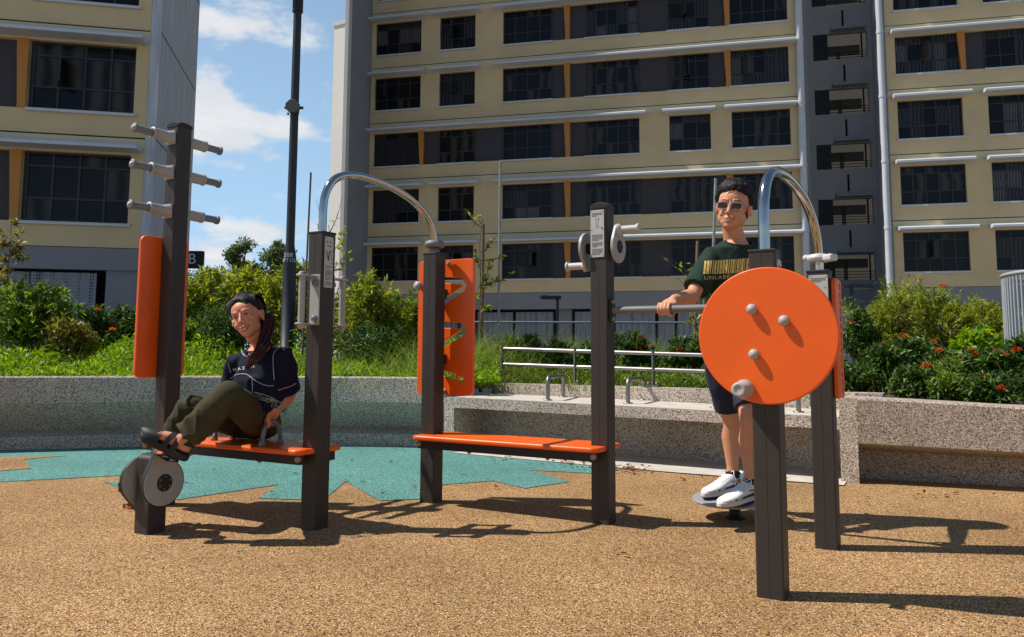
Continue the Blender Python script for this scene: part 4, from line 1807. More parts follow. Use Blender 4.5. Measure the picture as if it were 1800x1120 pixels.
# small garden lamps far behind
def garden_lamp(px, py, y, label, arm, zb=.0):
    p = D(px, py, y)
    rt = empty("garden_lamp", (p.x, p.y, zb), label, "lamp")
    mb = MB()
    mb.tube([(p.x, p.y, zb), (p.x, p.y, p.z)], .04, 10)
    mb.build("pole", M_lamp, rt)
    mb = MB()
    mb.obox((p.x + arm * .3, p.y, p.z + .02), (1, 0, 0), (0, 1, 0), Z, abs(arm) * .75 + .1, .3, .09, 0, .02)
    mb.ball((p.x + arm * .62, p.y, p.z + .03), (.14, .12, .06), 12)
    mb.build("lamp_head", M_lamp, rt)


garden_lamp(980, 525, 21, "small dark garden lamp far behind, between the maze panel and the arm crank", -.55)
garden_lamp(1496, 505, 20, "small dark double-armed lamp beside the slotted orange panel, before the stair well", .7)

# low fence behind the planting
M_fence = mat("fence_grey", lin((120, 124, 130)), .5, metal=.3)
fa, fb = D(760, 566, 14.6), D(1480, 568, 13.6)
FN = empty("mesh_fence", fa.lerp(fb, .5), "low thin grey railing behind the tall grasses in front of the ground floor", "fence")
mb = MB()
d = (fb - fa).normalized()
L = (fb - fa).length
mb.tube([fa, fb], .018, 8)
mb.build("rail", M_fence, FN)
mb = MB()
mb.tube([fa - Z * .82, fb - Z * .82], .015, 8)
mb.build("rail", M_fence, FN)
mb = MB()
k = 0.0
while k < L:
    p = fa + d * k
    mb.tube([p - Z * .95, p], .008, 6)
    k += .11
mb.build("baluster", M_fence, FN, kind="stuff")

# curved guard railing at the right edge
M_wrail = mat("pale_grey_rail", lin((168, 172, 176)), .45, metal=.2, var=.06, vscale=10)
RL = empty("curved_railing", D(1790, 600, 7.3), "curved pale grey railing of upright bars at the right edge", "railing")
cR = D(1920, 480, 8.0)
arc = []
for k in range(47):
    t = R(82 + 7 * k * .62)
    arc.append(V((cR.x + .78 * math.cos(t), cR.y + .78 * math.sin(t), 0)))
zt_ = D(1764, 480, cR.y).z
mb = MB()
mb.tube([V((p.x, p.y, zt_ + .0)) for p in arc], .022, 12)
mb.build("rail", M_wrail, RL)
mb = MB()
mb.tube([V((p.x, p.y, .66)) for p in arc], .018, 10)
mb.build("rail", M_wrail, RL)
for p in arc[::1]:
    mb = MB()
    mb.tube([V((p.x, p.y, .40)), V((p.x, p.y, zt_))], .011, 8)
    mb.build("bar", M_wrail, RL)
# ------------------------------------------------------------------ planting
L_yg = leaf_mat("yellow_green_leaves", (0.115, 0.165, 0.023), (0.253, 0.310, 0.035), (0.495, 0.451, 0.056))
L_mid = leaf_mat("mid_green_leaves", (0.072, 0.133, 0.021), (0.156, 0.243, 0.032), (0.334, 0.398, 0.053))
L_dark = leaf_mat("dark_glossy_leaves", (0.028, 0.062, 0.014), (0.061, 0.121, 0.019), (0.138, 0.224, 0.030), .2)
L_olive = leaf_mat("bronzed_leaves", (0.108, 0.108, 0.021), (0.198, 0.180, 0.029), (0.342, 0.270, 0.051))
L_grass = leaf_mat("grass_blades", (0.100, 0.170, 0.024), (0.180, 0.260, 0.040), (0.380, 0.400, 0.096))
L_cover = leaf_mat("ground_cover_leaves", (0.086, 0.182, 0.012), (0.192, 0.326, 0.018), (0.384, 0.499, 0.031))
L_far = leaf_mat("far_tree_leaves", (0.045, 0.083, 0.030), (0.090, 0.128, 0.045), (0.165, 0.195, 0.075))
M_stem = mat("woody_stem", lin((104, 84, 62)), .9, var=.3, vscale=25)
M_flow = leaf_mat("red_orange_petals", (.45, .05, .015), (.62, .09, .02), (.75, .16, .03))
M_dryl = leaf_mat("dry_leaf", (.10, .04, .02), (.18, .08, .035), (.28, .15, .07), .1)


def leaf_object(name, pos, dirs, nrm, length, width, m, parent=None, fold=.25, curl=.0, smooth=False, **kw):
    """N leaves, each an island of four triangles: base, widest pair, tip"""
    n = len(pos)
    dirs = dirs / np.linalg.norm(dirs, axis=1, keepdims=True)
    side = np.cross(dirs, nrm)
    side /= np.linalg.norm(side, axis=1, keepdims=True) + 1e-9
    nn = np.cross(side, dirs)
    L = length[:, None]
    Wd = width[:, None]
    base = pos
    mid = pos + dirs * L * .5 + nn * L * .06
    lft = pos + dirs * L * .42 + side * Wd * .5 + nn * Wd * fold
    rgt = pos + dirs * L * .42 - side * Wd * .5 + nn * Wd * fold
    tip = pos + dirs * L - nn * L * curl
    v = np.stack([base, lft, mid, rgt, tip], axis=1).reshape(-1, 3)
    o = np.array(origin_of(parent))
    v = v - o
    fi = np.array([[0, 2, 1], [0, 3, 2], [1, 2, 4], [2, 3, 4]])
    f = (np.arange(n)[:, None, None] * 5 + fi[None]).reshape(-1, 3)
    me = bpy.data.meshes.new(name)
    me.vertices.add(len(v))
    me.vertices.foreach_set("co", v.ravel())
    me.loops.add(len(f) * 3)
    me.loops.foreach_set("vertex_index", f.ravel().astype(np.int32))
    me.polygons.add(len(f))
    me.polygons.foreach_set("loop_start", (np.arange(len(f)) * 3).astype(np.int32))
    me.polygons.foreach_set("loop_total", np.full(len(f), 3, dtype=np.int32))
    me.update(calc_edges=True)
    me.materials.append(m)
    ob = bpy.data.objects.new(name, me)
    COL.objects.link(ob)
    ob.parent = parent
    return tag(ob, **kw)


def shrub(name, px, y, topy, wpx, m, seed, label, twigs=170, per=16, ll=.085, lw=.022, depth=None, group=None, cat="shrub", base=.56,
          upward=.55, flowers=0, lump=.35, bare=0.0, flat=.85, zlow=.05):
    twigs = int(twigs * 1.5)
    rs = np.random.RandomState(seed)
    rg = random.Random(seed)
    c = D(px, topy, y)
    top = c.z
    hh = top - base
    rx = wpx / 2 * y / F
    ry = depth if depth else rx * .8
    root = empty(name, (c.x, y, base), label, cat, group)
    # twig tips through a lumpy volume: lobes of unequal size
    nl = 7 + seed % 4
    lob = []
    for i in range(nl):
        a = rs.uniform(0, 2 * math.pi)
        r = rs.uniform(.1, .75)
        lob.append((r * math.cos(a) * rx, r * math.sin(a) * ry, hh * rs.uniform(.35, .78), rs.uniform(.32, .6)))
    lob.append((rs.uniform(-.2, .2) * rx, 0, hh * .74, .34))
    tips, tdir = [], []
    k = 0
    while len(tips) < twigs and k < twigs * 40:
        k += 1
        lx_, ly_, lz_, lr = lob[rs.randint(len(lob))]
        d = rs.normal(size=3)
        d /= np.linalg.norm(d)
        if d[2] < -.45:
            continue
        q = rs.uniform(.45, 1.0) ** .6
        p = np.array([lx_ + d[0] * rx * lr * q * 1.15, ly_ + d[1] * ry * lr * q * 1.15, lz_ + d[2] * hh * lr * .62 * q])
        if p[2] < zlow * hh or p[2] > hh * 1.02:
            continue
        tips.append(p)
        td_ = np.array([p[0] / rx, p[1] / ry, (p[2] - .25 * hh) / hh * 1.2])
        td_ = td_ / (np.linalg.norm(td_) + 1e-6) + np.array([0, 0, upward]) + rs.normal(size=3) * .35
        tdir.append(td_ / np.linalg.norm(td_))
    tips, tdir = np.array(tips), np.array(tdir)
    n = len(tips)
    # leaves strung along the last stretch of each twig
    tl = ll * 2.4
    u = rs.uniform(0, 1, (n, per))
    P = tips[:, None, :] - tdir[:, None, :] * (tl * (1 - u))[:, :, None]
    dr = tdir[:, None, :] * rs.uniform(.3, 1.0, (n, per))[:, :, None] + rs.normal(size=(n, per, 3)) * .62
    dr[:, :, 2] -= .1
    nr = rs.normal(size=(n, per, 3)) * .55 + np.array([0, 0, 1.0])
    P = P.reshape(-1, 3) + np.array([c.x, y, base])
    sz = rs.uniform(.6, 1.25, n * per)
    leaf_object("foliage", P, dr.reshape(-1, 3), nr.reshape(-1, 3), ll * sz, lw * sz * rs.uniform(.8, 1.2, n * per), m, root, curl=.12)
    mb = MB()
    o = V((c.x, y, base))
    hubs = []
    for i in range(7):
        a = rg.uniform(0, 6.28)
        e = V((math.cos(a) * rx * rg.uniform(.1, .5), math.sin(a) * ry * rg.uniform(.1, .5), hh * rg.uniform(.35, .65)))
        s0 = V((e.x * .2, e.y * .2, -.03))
        mb.tube([o + s0, o + s0.lerp(e, .5) + V((rg.uniform(-.02, .02), rg.uniform(-.02, .02), .03)), o + e], [.011, .008, .005], 6)
        hubs.append(e)
    for i in range(0, n, max(1, n // 70)):
        t = V(tips[i])
        hb = min(hubs, key=lambda q: (q - t).length)
        mid = hb.lerp(t, .5) - V(tdir[i]) * .03
        mb.tube([o + hb, o + mid, o + t - V(tdir[i]) * .02], [.005, .0035, .0018], 5)
    mb.build("stem", M_stem, root)
    for i in range(flowers):
        j = rs.randint(n)
        for _ in range(30):
            j = rs.randint(n)
            if tips[j][1] < .35 * ry and tips[j][2] > .25 * hh:
                break
        q = tips[j] + tdir[j] * ll * .6 + np.array([c.x, y - .02, base])
        r_ = rs.uniform(.018, .034)
        kk = 34
        d = rs.normal(size=(kk, 3))
        d[:, 2] = np.abs(d[:, 2]) * .8
        d /= np.linalg.norm(d, axis=1, keepdims=True)
        leaf_object("flower", q[None] + d * r_ * .8, d + rs.normal(size=(kk, 3)) * .3, rs.normal(size=(kk, 3)), np.full(kk, r_ * .75), np.full(kk, r_ * .55), M_flow, root)
    return root


B = "shrub"
shrub("leafy_shrub", 312, 9.2, 540, 110, L_mid, 23, "mid green shrub directly behind the tallest post and its orange panel", 150, 15, .085, .022)
shrub("leafy_shrub", 50, 9.3, 470, 185, L_mid, 11, "large mid green shrub under the perforated screen at the far left edge", 230, 15, .10, .030)
shrub("leafy_shrub", 172, 9.8, 522, 130, L_dark, 12, "dark shrub with dull red flower heads left of the blank orange panel", 190, 15, .085, .026, flowers=3)
shrub("leafy_shrub", 118, 9.0, 555, 110, L_olive, 13, "low bronzed shrub between the two shrubs left of the blank panel", 120, 14, .08, .024)
shrub("leafy_shrub", 232, 10.2, 545, 70, L_mid, 14, "small green shrub peeping out left of the tallest post", 90, 14, .08, .024)
shrub("leafy_shrub", 352, 9.9, 462, 175, L_yg, 15, "bright yellow-green shrub right of the tallest post, below the B sign", 300, 16, .10, .025)
shrub("leafy_shrub", 428, 10.4, 452, 170, L_yg, 16, "yellow-green shrub rising directly behind the seated woman's head", 300, 16, .10, .025)
shrub("leafy_shrub", 505, 10.3, 440, 150, L_yg, 17, "tall yellow-green shrub wrapped round the lamp post", 260, 16, .10, .025)
shrub("leafy_shrub", 568, 9.7, 500, 110, L_mid, 18, "mid green shrub behind the vertical grips of the first arch post", 170, 16, .09, .024)
shrub("leafy_shrub", 660, 9.3, 476, 150, L_yg, 19, "rounded yellow-green shrub left of the maze panel", 330, 16, .095, .024)
shrub("leafy_shrub", 722, 9.8, 505, 80, L_mid, 20, "narrow shrub half hidden behind the maze panel", 140, 15, .09, .024)
shrub("leafy_shrub", 392, 9.2, 520, 150, L_dark, 21, "low dark shrub behind the seated woman's shoulder", 150, 15, .08, .02)
shrub("leafy_shrub", 640, 8.9, 560, 150, L_dark, 22, "low dark shrub at the foot of the rounded shrub by the maze panel", 160, 15, .08, .02)
ix = "flowering shrubs behind the steel guard rail"
for i, (px, tp_, w_, fl_, lb) in enumerate(((918, 592, 80, 2, "low flowering shrub behind the left end of the steel guard rail"),
                                          (985, 598, 80, 2, "low flowering shrub behind the rail, below the small garden lamp"),
                                          (1050, 596, 80, 2, "low flowering shrub behind the rail, hidden partly by the arm-crank post"),
                                          (1118, 590, 90, 3, "low flowering shrub behind the rail, just right of the arm-crank post"),
                                          (1190, 592, 90, 3, "low flowering shrub behind the rail, below the man's gripping hand"),
                                          (1265, 590, 80, 2, "low flowering shrub behind the man and the big orange wheel"))):
    shrub("flowering_shrub", px, 9.0 - i * .22, tp_ - 8, w_ + 14, L_dark, 30 + i, lb, 170, 15, .06, .022, flowers=fl_, group=ix, upward=.4)
shrub("leafy_shrub", 1512, 9.0, 530, 100, L_dark, 41, "dark shrub right against the slotted orange panel", 240, 15, .07, .024, flowers=2)
shrub("leafy_shrub", 1560, 9.6, 506, 150, L_yg, 42, "feathery yellow-green shrub just right of the stair well, behind the dark ones", 320, 17, .08, .014, upward=.9)
shrub("leafy_shrub", 1635, 9.3, 490, 180, L_yg, 43, "tallest feathery yellow-green shrub in the right-hand bed", 400, 17, .08, .014, upward=.9, flowers=2)
shrub("leafy_shrub", 1735, 9.4, 515, 150, L_yg, 44, "feathery shrub left of the curved pale railing", 280, 17, .08, .015, upward=.9)
shrub("flowering_shrub", 1548, 7.3, 598, 130, L_dark, 45, "dark flowering shrub at the left end of the right-hand bed, over the pier", 300, 16, .06, .024, flowers=3, upward=.4)
shrub("flowering_shrub", 1628, 7.3, 588, 120, L_dark, 46, "dark glossy shrub with the brightest orange bloom in the right-hand bed", 300, 16, .06, .024, flowers=5, upward=.4)
shrub("leafy_shrub", 1700, 8.3, 570, 90, L_cover, 47, "pale lime shrub in the middle of the right-hand bed", 190, 13, .10, .035, upward=.5)
shrub("leafy_shrub", 1672, 6.9, 628, 80, L_grass, 48, "low grassy tuft between the two flowering shrubs at right", 150, 14, .11, .010, upward=.9)
shrub("flowering_shrub", 1745, 6.8, 612, 110, L_dark, 49, "dark flowering shrub hanging over the right wall near the frame edge", 280, 16, .06, .024, flowers=5, upward=.4)
shrub("flowering_shrub", 1812, 6.9, 590, 90, L_dark, 50, "dark flowering shrub cut by the right frame edge under the railing", 220, 16, .06, .024, flowers=3, upward=.4)

shrub("flowering_shrub", 1500, 6.75, 632, 95, L_dark, 51, "small dark flowering shrub spilling over the pier beside the slotted panel", 190, 15, .055, .022, flowers=1, upward=.4, base=.54)
shrub("flowering_shrub", 1592, 6.45, 640, 110, L_dark, 52, "low dark shrub along the front edge of the right wall, under the brightest bloom", 220, 15, .055, .022, flowers=1, upward=.4, base=.53)
shrub("leafy_shrub", 1668, 6.25, 655, 90, L_mid, 53, "low mid green plant at the right wall's edge between two dark flowering shrubs", 170, 14, .075, .018, upward=.7, base=.52)
shrub("flowering_shrub", 1745, 6.0, 652, 120, L_dark, 54, "lowest dark shrub drooping over the right wall's top near the frame edge", 220, 15, .055, .022, flowers=2, upward=.3, base=.50)

# ---- soft ground cover and grasses (uncountable)
rs = np.random.RandomState(5)


def scatter(n, f):
    return np.array([f() for _ in range(n)])


def wall_y(px):
    for i in range(len(LW) - 1):
        a, b = proj(V((LW[i].x, LW[i].y, .6)))[0], proj(V((LW[i + 1].x, LW[i + 1].y, .6)))[0]
        if a <= px <= b:
            k = (px - a) / (b - a)
            return LW[i].lerp(LW[i + 1], k)
    return LW[-1]


xs0, xs1 = LW[1].x, LW[-1].x + .5
n = 44000
X = rs.uniform(xs0 - .8, xs1, n)
yb = np.interp(X, [p.x for p in LW], [p.y for p in LW])
dep = rs.uniform(0, 1, n) ** 1.5 * 2.6
hgt = (.07 + .34 * np.minimum(dep / 1.1, 1.0)) * (.75 + .5 * np.sin(X * 2.3 + dep * 3) * .5 + .25 * np.sin(X * 7.1))
Zb = .62 + rs.uniform(.1, 1, n) * np.maximum(hgt, .04)
P = np.stack([X, yb + .16 + dep - .10 * (rs.uniform(0, 1, n) < .05), Zb], axis=1)
dr = rs.normal(size=(n, 3)) * .6 + np.array([0, -.25, .55])
leaf_object("ground_cover", P, dr, rs.normal(size=(n, 3)) * .5 + np.array([0, 0, 1.]), rs.uniform(.04, .09, n), rs.uniform(.011, .024, n), L_cover, kind="stuff", curl=.25,
            label="soft bright green ground cover along the top of the left planter wall")


def blades(name, boxes, m, label, zb=.55, wd=.007):
    P, Dv, L_ = [], [], []
    for (px, y, w, dy, n, h) in boxes:
        c = D(px, 620, y)
        x = rs.normal(c.x, w / 2.2, n)
        yy = rs.normal(y, dy, n)
        P.append(np.stack([x, yy, np.full(n, zb)], axis=1))
        Dv.append(rs.normal(size=(n, 3)) * .33 + np.array([0, 0, 1.]))
        L_.append(h * rs.uniform(.4, 1.1, n))
    P, Dv, L_ = np.concatenate(P), np.concatenate(Dv), np.concatenate(L_)
    Dv /= np.linalg.norm(Dv, axis=1, keepdims=True)
    n = len(P)
    # arching blade of 4 segments
    sgn = rs.normal(size=(n, 3))
    side = np.cross(Dv, sgn)
    side /= np.linalg.norm(side, axis=1, keepdims=True)
    out = Dv.copy()
    out[:, 2] = 0
    out /= np.linalg.norm(out, axis=1, keepdims=True) + 1e-6
    bend = rs.uniform(.15, .75, n)[:, None]
    vs = []
    for k in range(5):
        t = k / 4
        q = P + Dv * (L_[:, None] * t) + out * (L_[:, None] * bend * t * t * .8) - np.array([0, 0, 1.]) * (L_[:, None] * bend * t ** 3 * .55)
        w = wd * (1 - t * .93) * .5
        vs += [q - side * w, q + side * w]
    v = np.stack(vs, axis=1).reshape(-1, 3)
    fi = []
    for k in range(4):
        a = 2 * k
        fi += [[a, a + 1, a + 3], [a, a + 3, a + 2]]
    f = (np.arange(n)[:, None, None] * 10 + np.array(fi)[None]).reshape(-1, 3)
    me = bpy.data.meshes.new(name)
    me.vertices.add(len(v))
    me.vertices.foreach_set("co", v.ravel())
    me.loops.add(len(f) * 3)
    me.loops.foreach_set("vertex_index", f.ravel().astype(np.int32))
    me.polygons.add(len(f))
    me.polygons.foreach_set("loop_start", (np.arange(len(f)) * 3).astype(np.int32))
    me.polygons.foreach_set("loop_total", np.full(len(f), 3, dtype=np.int32))
    me.update(calc_edges=True)
    me.materials.append(m)
    ob = bpy.data.objects.new(name, me)
    COL.objects.link(ob)
    tag(ob, kind="stuff", label=label)


blades("tall_grass", [(30, 9.0, 1.2, .4, 350, .5), (120, 8.8, 1.2, .4, 420, .5), (210, 8.9, .9, .4, 300, .5), (340, 8.7, .9, .4, 420, .5), (420, 8.6, .9, .4, 380, .5), (610, 8.6, 1.2, .4, 700, .55), (700, 8.5, .8, .35, 600, .5),
                      (770, 8.7, .7, .4, 1000, .75), (850, 9.0, .9, .4, 1300, .85), (930, 9.6, 1.0, .4, 1000, .8), (1000, 9.8, 1.0, .4, 900, .85), (1100, 9.8, 1.2, .4, 900, .8), (1190, 9.6, 1.2, .4, 800, .8),
                      (1500, 8.0, .8, .3, 200, .5), (1600, 7.9, .9, .3, 300, .5), (1680, 7.2, .6, .3, 350, .45), (1760, 7.9, .9, .3, 250, .5), (880, 8.55, .8, .15, 350, .35), (1000, 8.3, 1.2, .15, 400, .28), (1180, 7.7, 1.2, .15, 350, .25)],
       L_grass, "long arching grass among the planting, thickest right of the maze panel")
# low weeds filling the bed under the rails and on the right
n = 9000
t_ = rs.uniform(-.03, 1.04, n)
q0, q1 = bq(0, 1.05, 0), bq(1, 1.05, 0)
X = q0.x + (q1.x - q0.x) * t_
Y = q0.y + (q1.y - q0.y) * np.minimum(t_, 1.28) + rs.uniform(0, 1, n) ** 1.3 * 2.0
P = np.stack([X, Y, .55 + rs.uniform(0, .2, n)], axis=1)
leaf_object("low_weeds", P, rs.normal(size=(n, 3)) * .6 + np.array([0, -.2, .6]), rs.normal(size=(n, 3)) * .5 + np.array([0, 0, 1.]), rs.uniform(.04, .10, n), rs.uniform(.010, .024, n), L_mid, kind="stuff", curl=.2,
            label="low weeds covering the soil behind the steel guard rail")

# ---- saplings: thin trunk, a few twigs and separate leaves
def sapling(px0, py0, px1, py1, y, label, seed, twigs, ll=.07, m=None, rad=.011, name="sapling", base=.5):
    rg = random.Random(seed)
    rs_ = np.random.RandomState(seed)
    a, b = D(px0, py0, y), D(px1, py1, y)
    foot = V((a.x - (b.x - a.x) * .1, y, base))
    root = empty(name, foot, label, "young tree")
    pts = [foot]
    for k in range(1, 8):
        t = k / 7
        pts.append(foot.lerp(b, t) + V((rg.uniform(-.02, .02), rg.uniform(-.02, .02), 0)))
    mb = MB()
    mb.tube(pts, [rad * (1 - .7 * k / 7) for k in range(8)], 7)
    P, Dv = [], []
    for (tx, ty, t0, nl) in twigs:         # twig tip in the photo, start fraction along trunk, leaves
        s = foot.lerp(b, t0)
        e = D(tx, ty, y + rg.uniform(-.15, .15))
        mid = s.lerp(e, .5) + V((0, rg.uniform(-.05, .05), -.03))
        pp = smooth_path([s, mid, e], 5)
        mb.tube(pp, [.006 * (1 - .75 * i / (len(pp) - 1)) for i in range(len(pp))], 5)
        for i in range(nl):
            q = pp[int((len(pp) - 1) * rg.uniform(.35, 1))]
            P.append(q)
            dv = (e - s).normalized() * .5 + V((rg.gauss(0, .6), rg.gauss(0, .6), rg.gauss(0, .5)))
            Dv.append(dv)
    mb.build("trunk", M_stem, root)
    n_ = len(P)
    if n_:
        sz = rs_.uniform(.6, 1.3, n_)
        leaf_object("foliage", np.array([tuple(p) for p in P]), np.array([tuple(d) for d in Dv]), rs_.normal(size=(n_, 3)) * .5 + np.array([0, -.5, .8]), ll * sz, ll * .36 * sz, m or L_yg, root, curl=.15)
    return root


sapling(843, 640, 846, 385, 9.3, "leafy sapling with sparse shoots right of the maze panel", 61,
        [(818, 368, .95, 13), (838, 372, .97, 11), (866, 420, .8, 22), (886, 448, .75, 22), (860, 470, .6, 39), (874, 490, .6, 26), (836, 440, .7, 26), (832, 520, .55, 30), (862, 540, .5, 35), (850, 500, .6, 30), (905, 478, .6, 6)], .075)
sapling(572, 560, 580, 395, 9.0, "bare-twigged sapling behind the first steel arch post", 62,
        [(556, 352, .9, 0), (598, 362, .95, 6), (610, 395, .9, 17), (560, 395, .85, 17), (545, 425, .8, 13), (606, 420, .85, 22), (618, 455, .7, 17), (538, 412, .8, 0), (602, 345, .95, 0), (615, 440, .7, 13)], .075)
sapling(1226, 620, 1240, 440, 8.5, "vine-like sapling with few pale leaves at the man's elbow", 63,
        [(1160, 447, .75, 3), (1175, 452, .8, 4), (1200, 470, .7, 3), (1212, 462, .85, 4), (1185, 480, .65, 0), (1238, 520, .5, 16), (1215, 545, .4, 16), (1250, 560, .4, 16), (1200, 530, .4, 8), (1232, 590, .3, 14), (1245, 500, .55, 12)], .085)
sapling(4, 560, 20, 390, 9.2, "sapling shoot with bronze-tipped leaves at the left frame edge", 64,
        [(26, 382, .98, 30), (45, 425, .85, 40), (5, 425, .85, 40), (50, 450, .8, 30), (10, 450, .75, 40), (30, 440, .8, 40), (-10, 400, .9, 30), (15, 470, .7, 30), (38, 400, .9, 24), (0, 480, .6, 30)], .085, L_olive)

# ---- far trees beyond the lane
def far_tree(px, y, topy, basey, wpx, seed, label, n=5200, ll=.32, gap=.6):
    rs_ = np.random.RandomState(seed)
    rg = random.Random(seed)
    c = D(px, topy, y)
    cb_ = D(px, basey, y)
    hh = c.z
    rx = wpx / 2 * y / F
    root = empty("broadleaf_tree", (c.x, y, 0), label, "tree", "trees beyond the block")
    mb = MB()
    trunk_top = V((c.x, y, hh * .62))
    mb.tube([V((c.x, y, 0)), V((c.x + .1, y, hh * .3)), trunk_top], [.22, .17, .09], 8)
    lob = []
    for i in range(26):
        a = rg.uniform(0, 6.28)
        r = rg.uniform(.0, .75)
        q = V((c.x + math.cos(a) * r * rx, y + math.sin(a) * r * rx, hh * rg.uniform(.42, .93) - r * hh * .14))
        lob.append((q, rg.uniform(.26, .44) * rx))
        s = V((c.x, y, hh * rg.uniform(.3, .6)))
        mb.tube([s, s.lerp(q, .5) + V((0, 0, .2)), q], [.08, .05, .02], 6)
    mb.build("trunk", M_stem, root)
    P = []
    for q, r in lob:
        k = n // len(lob)
        d = rs_.normal(size=(k, 3))
        d /= np.linalg.norm(d, axis=1, keepdims=True)
        P.append(np.array(q)[None] + d * (r * rs_.uniform(.0, 1.1, k) ** gap)[:, None] * np.array([1, 1, .8]))
    P = np.concatenate(P)
    k = len(P)
    leaf_object("crown", P, rs_.normal(size=(k, 3)) + np.array([0, 0, .3]), rs_.normal(size=(k, 3)) + np.array([0, 0, 1.]), ll * rs_.uniform(.6, 1.3, k), ll * .5 * rs_.uniform(.6, 1.3, k), L_far, root)


far_tree(430, 46, 396, 470, 100, 71, "open-crowned tree showing above the shrubs left of the lamp post", 8000, .24)
far_tree(487, 50, 412, 470, 90, 72, "rounder far tree right behind the lamp post's thick base", 8000, .24)
far_tree(375, 52, 448, 480, 100, 73, "low far tree just right of the B sign", 6000, .24)

# ---- fallen leaves along the bench
rs = np.random.RandomState(9)
P = []
for (px, py, sx_, sy_, n_) in ((1085, 822, 46, 5, 60), (1010, 812, 30, 4, 22), (1120, 828, 20, 5, 20), (900, 808, 60, 8, 10), (1300, 838, 80, 4, 14), (690, 812, 90, 14, 9), (1180, 845, 60, 10, 5), (300, 800, 120, 8, 6), (1500, 900, 150, 20, 6), (600, 850, 200, 30, 10), (1150, 960, 200, 40, 5), (1620, 872, 120, 6, 10)):
    for _ in range(n_):
        q = G(rs.normal(px, sx_ * .6), rs.normal(py, sy_ * .6), .018)
        P.append(tuple(q))
P = np.array(P)
k = len(P)
d = rs.normal(size=(k, 3))
d[:, 2] *= .25
leaf_object("fallen_leaves", P, d, rs.normal(size=(k, 3)) * .3 + np.array([0, 0, 1.]), rs.uniform(.03, .06, k), rs.uniform(.018, .03, k), M_dryl, kind="stuff", fold=.3,
            label="brown fallen leaves gathered along the foot of the concrete bench")
# ------------------------------------------------------------------ people
def skin_mat(name, col):
    m = mat(name, col, .52, spec=.35, var=.08, vscale=14, bump=.06, bscale=260)
    b = m.node_tree.nodes["Principled BSDF"]
    b.inputs["Subsurface Weight"].default_value = .12
    b.inputs["Subsurface Radius"].default_value = (.012, .005, .003)
    b.inputs["Subsurface Scale"].default_value = .6
    return m


M_skin_m = skin_mat("man_skin", lin((206, 146, 112)))
M_skin_w = skin_mat("woman_skin", lin((208, 140, 108)))
M_hair = mat("black_hair", (.010, .008, .008), .5, spec=.3, var=.5, vscale=70, bump=.5, bscale=150)
M_brow = mat("dark_brown_brow", lin((46, 34, 30)), .8)
M_hairr = mat("dyed_red_hair", lin((98, 34, 32)), .4, spec=.5, var=.6, vscale=50)
M_eyew = mat("eye_white", lin((215, 208, 200)), .25)
M_eyed = mat("dark_iris", (.008, .006, .005), .15)
M_lip_m = mat("lip_pink", lin((176, 96, 84)), .45)
M_lip_w = mat("lip_rose", lin((160, 70, 66)), .42)
M_teeth = mat("teeth", lin((200, 188, 172)), .35)


def organic(mb, voxel, smooth=3, fac=.5):
    """weld overlapping closed shapes into one continuous smooth surface (world space mesh)"""
    me = bpy.data.meshes.new("tmp")
    me.from_pydata(mb.v, [], mb.f)
    ob = bpy.data.objects.new("tmp", me)
    COL.objects.link(ob)
    r = ob.modifiers.new("r", 'REMESH')
    r.mode = 'VOXEL'
    r.voxel_size = voxel
    r.use_smooth_shade = True
    s = ob.modifiers.new("s", 'SMOOTH')
    s.iterations = smooth
    s.factor = fac
    dg = bpy.context.evaluated_depsgraph_get()
    dg.update()
    out = bpy.data.meshes.new_from_object(ob.evaluated_get(dg))
    bpy.data.objects.remove(ob)
    bpy.data.meshes.remove(me)
    out.polygons.foreach_set("use_smooth", [True] * len(out.polygons))
    return out


def bvh_of(me):
    return BVHTree.FromPolygons([v.co.copy() for v in me.vertices], [tuple(p.vertices) for p in me.polygons])


def loft(mb, rings, n=28, mi=0, power=2.0):
    """rings: (centre, axis_a, axis_b, ra, rb) -> closed skin"""
    vs, fs = [], []
    for c, a, b, ra, rb in rings:
        for k in range(n):
            t = 2 * math.pi * k / n
            ct, st = math.cos(t), math.sin(t)
            e = 2.0 / power
            vs.append(V(c) + V(a) * (ra * math.copysign(abs(ct) ** e, ct)) + V(b) * (rb * math.copysign(abs(st) ** e, st)))
    m = len(rings)
    for i in range(m - 1):
        for k in range(n):
            k2 = (k + 1) % n
            fs.append((i * n + k, i * n + k2, (i + 1) * n + k2, (i + 1) * n + k))
    fs.append(tuple(reversed(range(n))))
    fs.append(tuple((m - 1) * n + k for k in range(n)))
    return mb.add(vs, fs, mi, True)


def limb(mb, pts, radii, n=18):
    """tapering round limb with ball ends"""
    mb.tube(pts, radii, n)
    mb.ball(pts[0], radii[0] * .999, 16)
    mb.ball(pts[-1], radii[-1] * .999, 16)


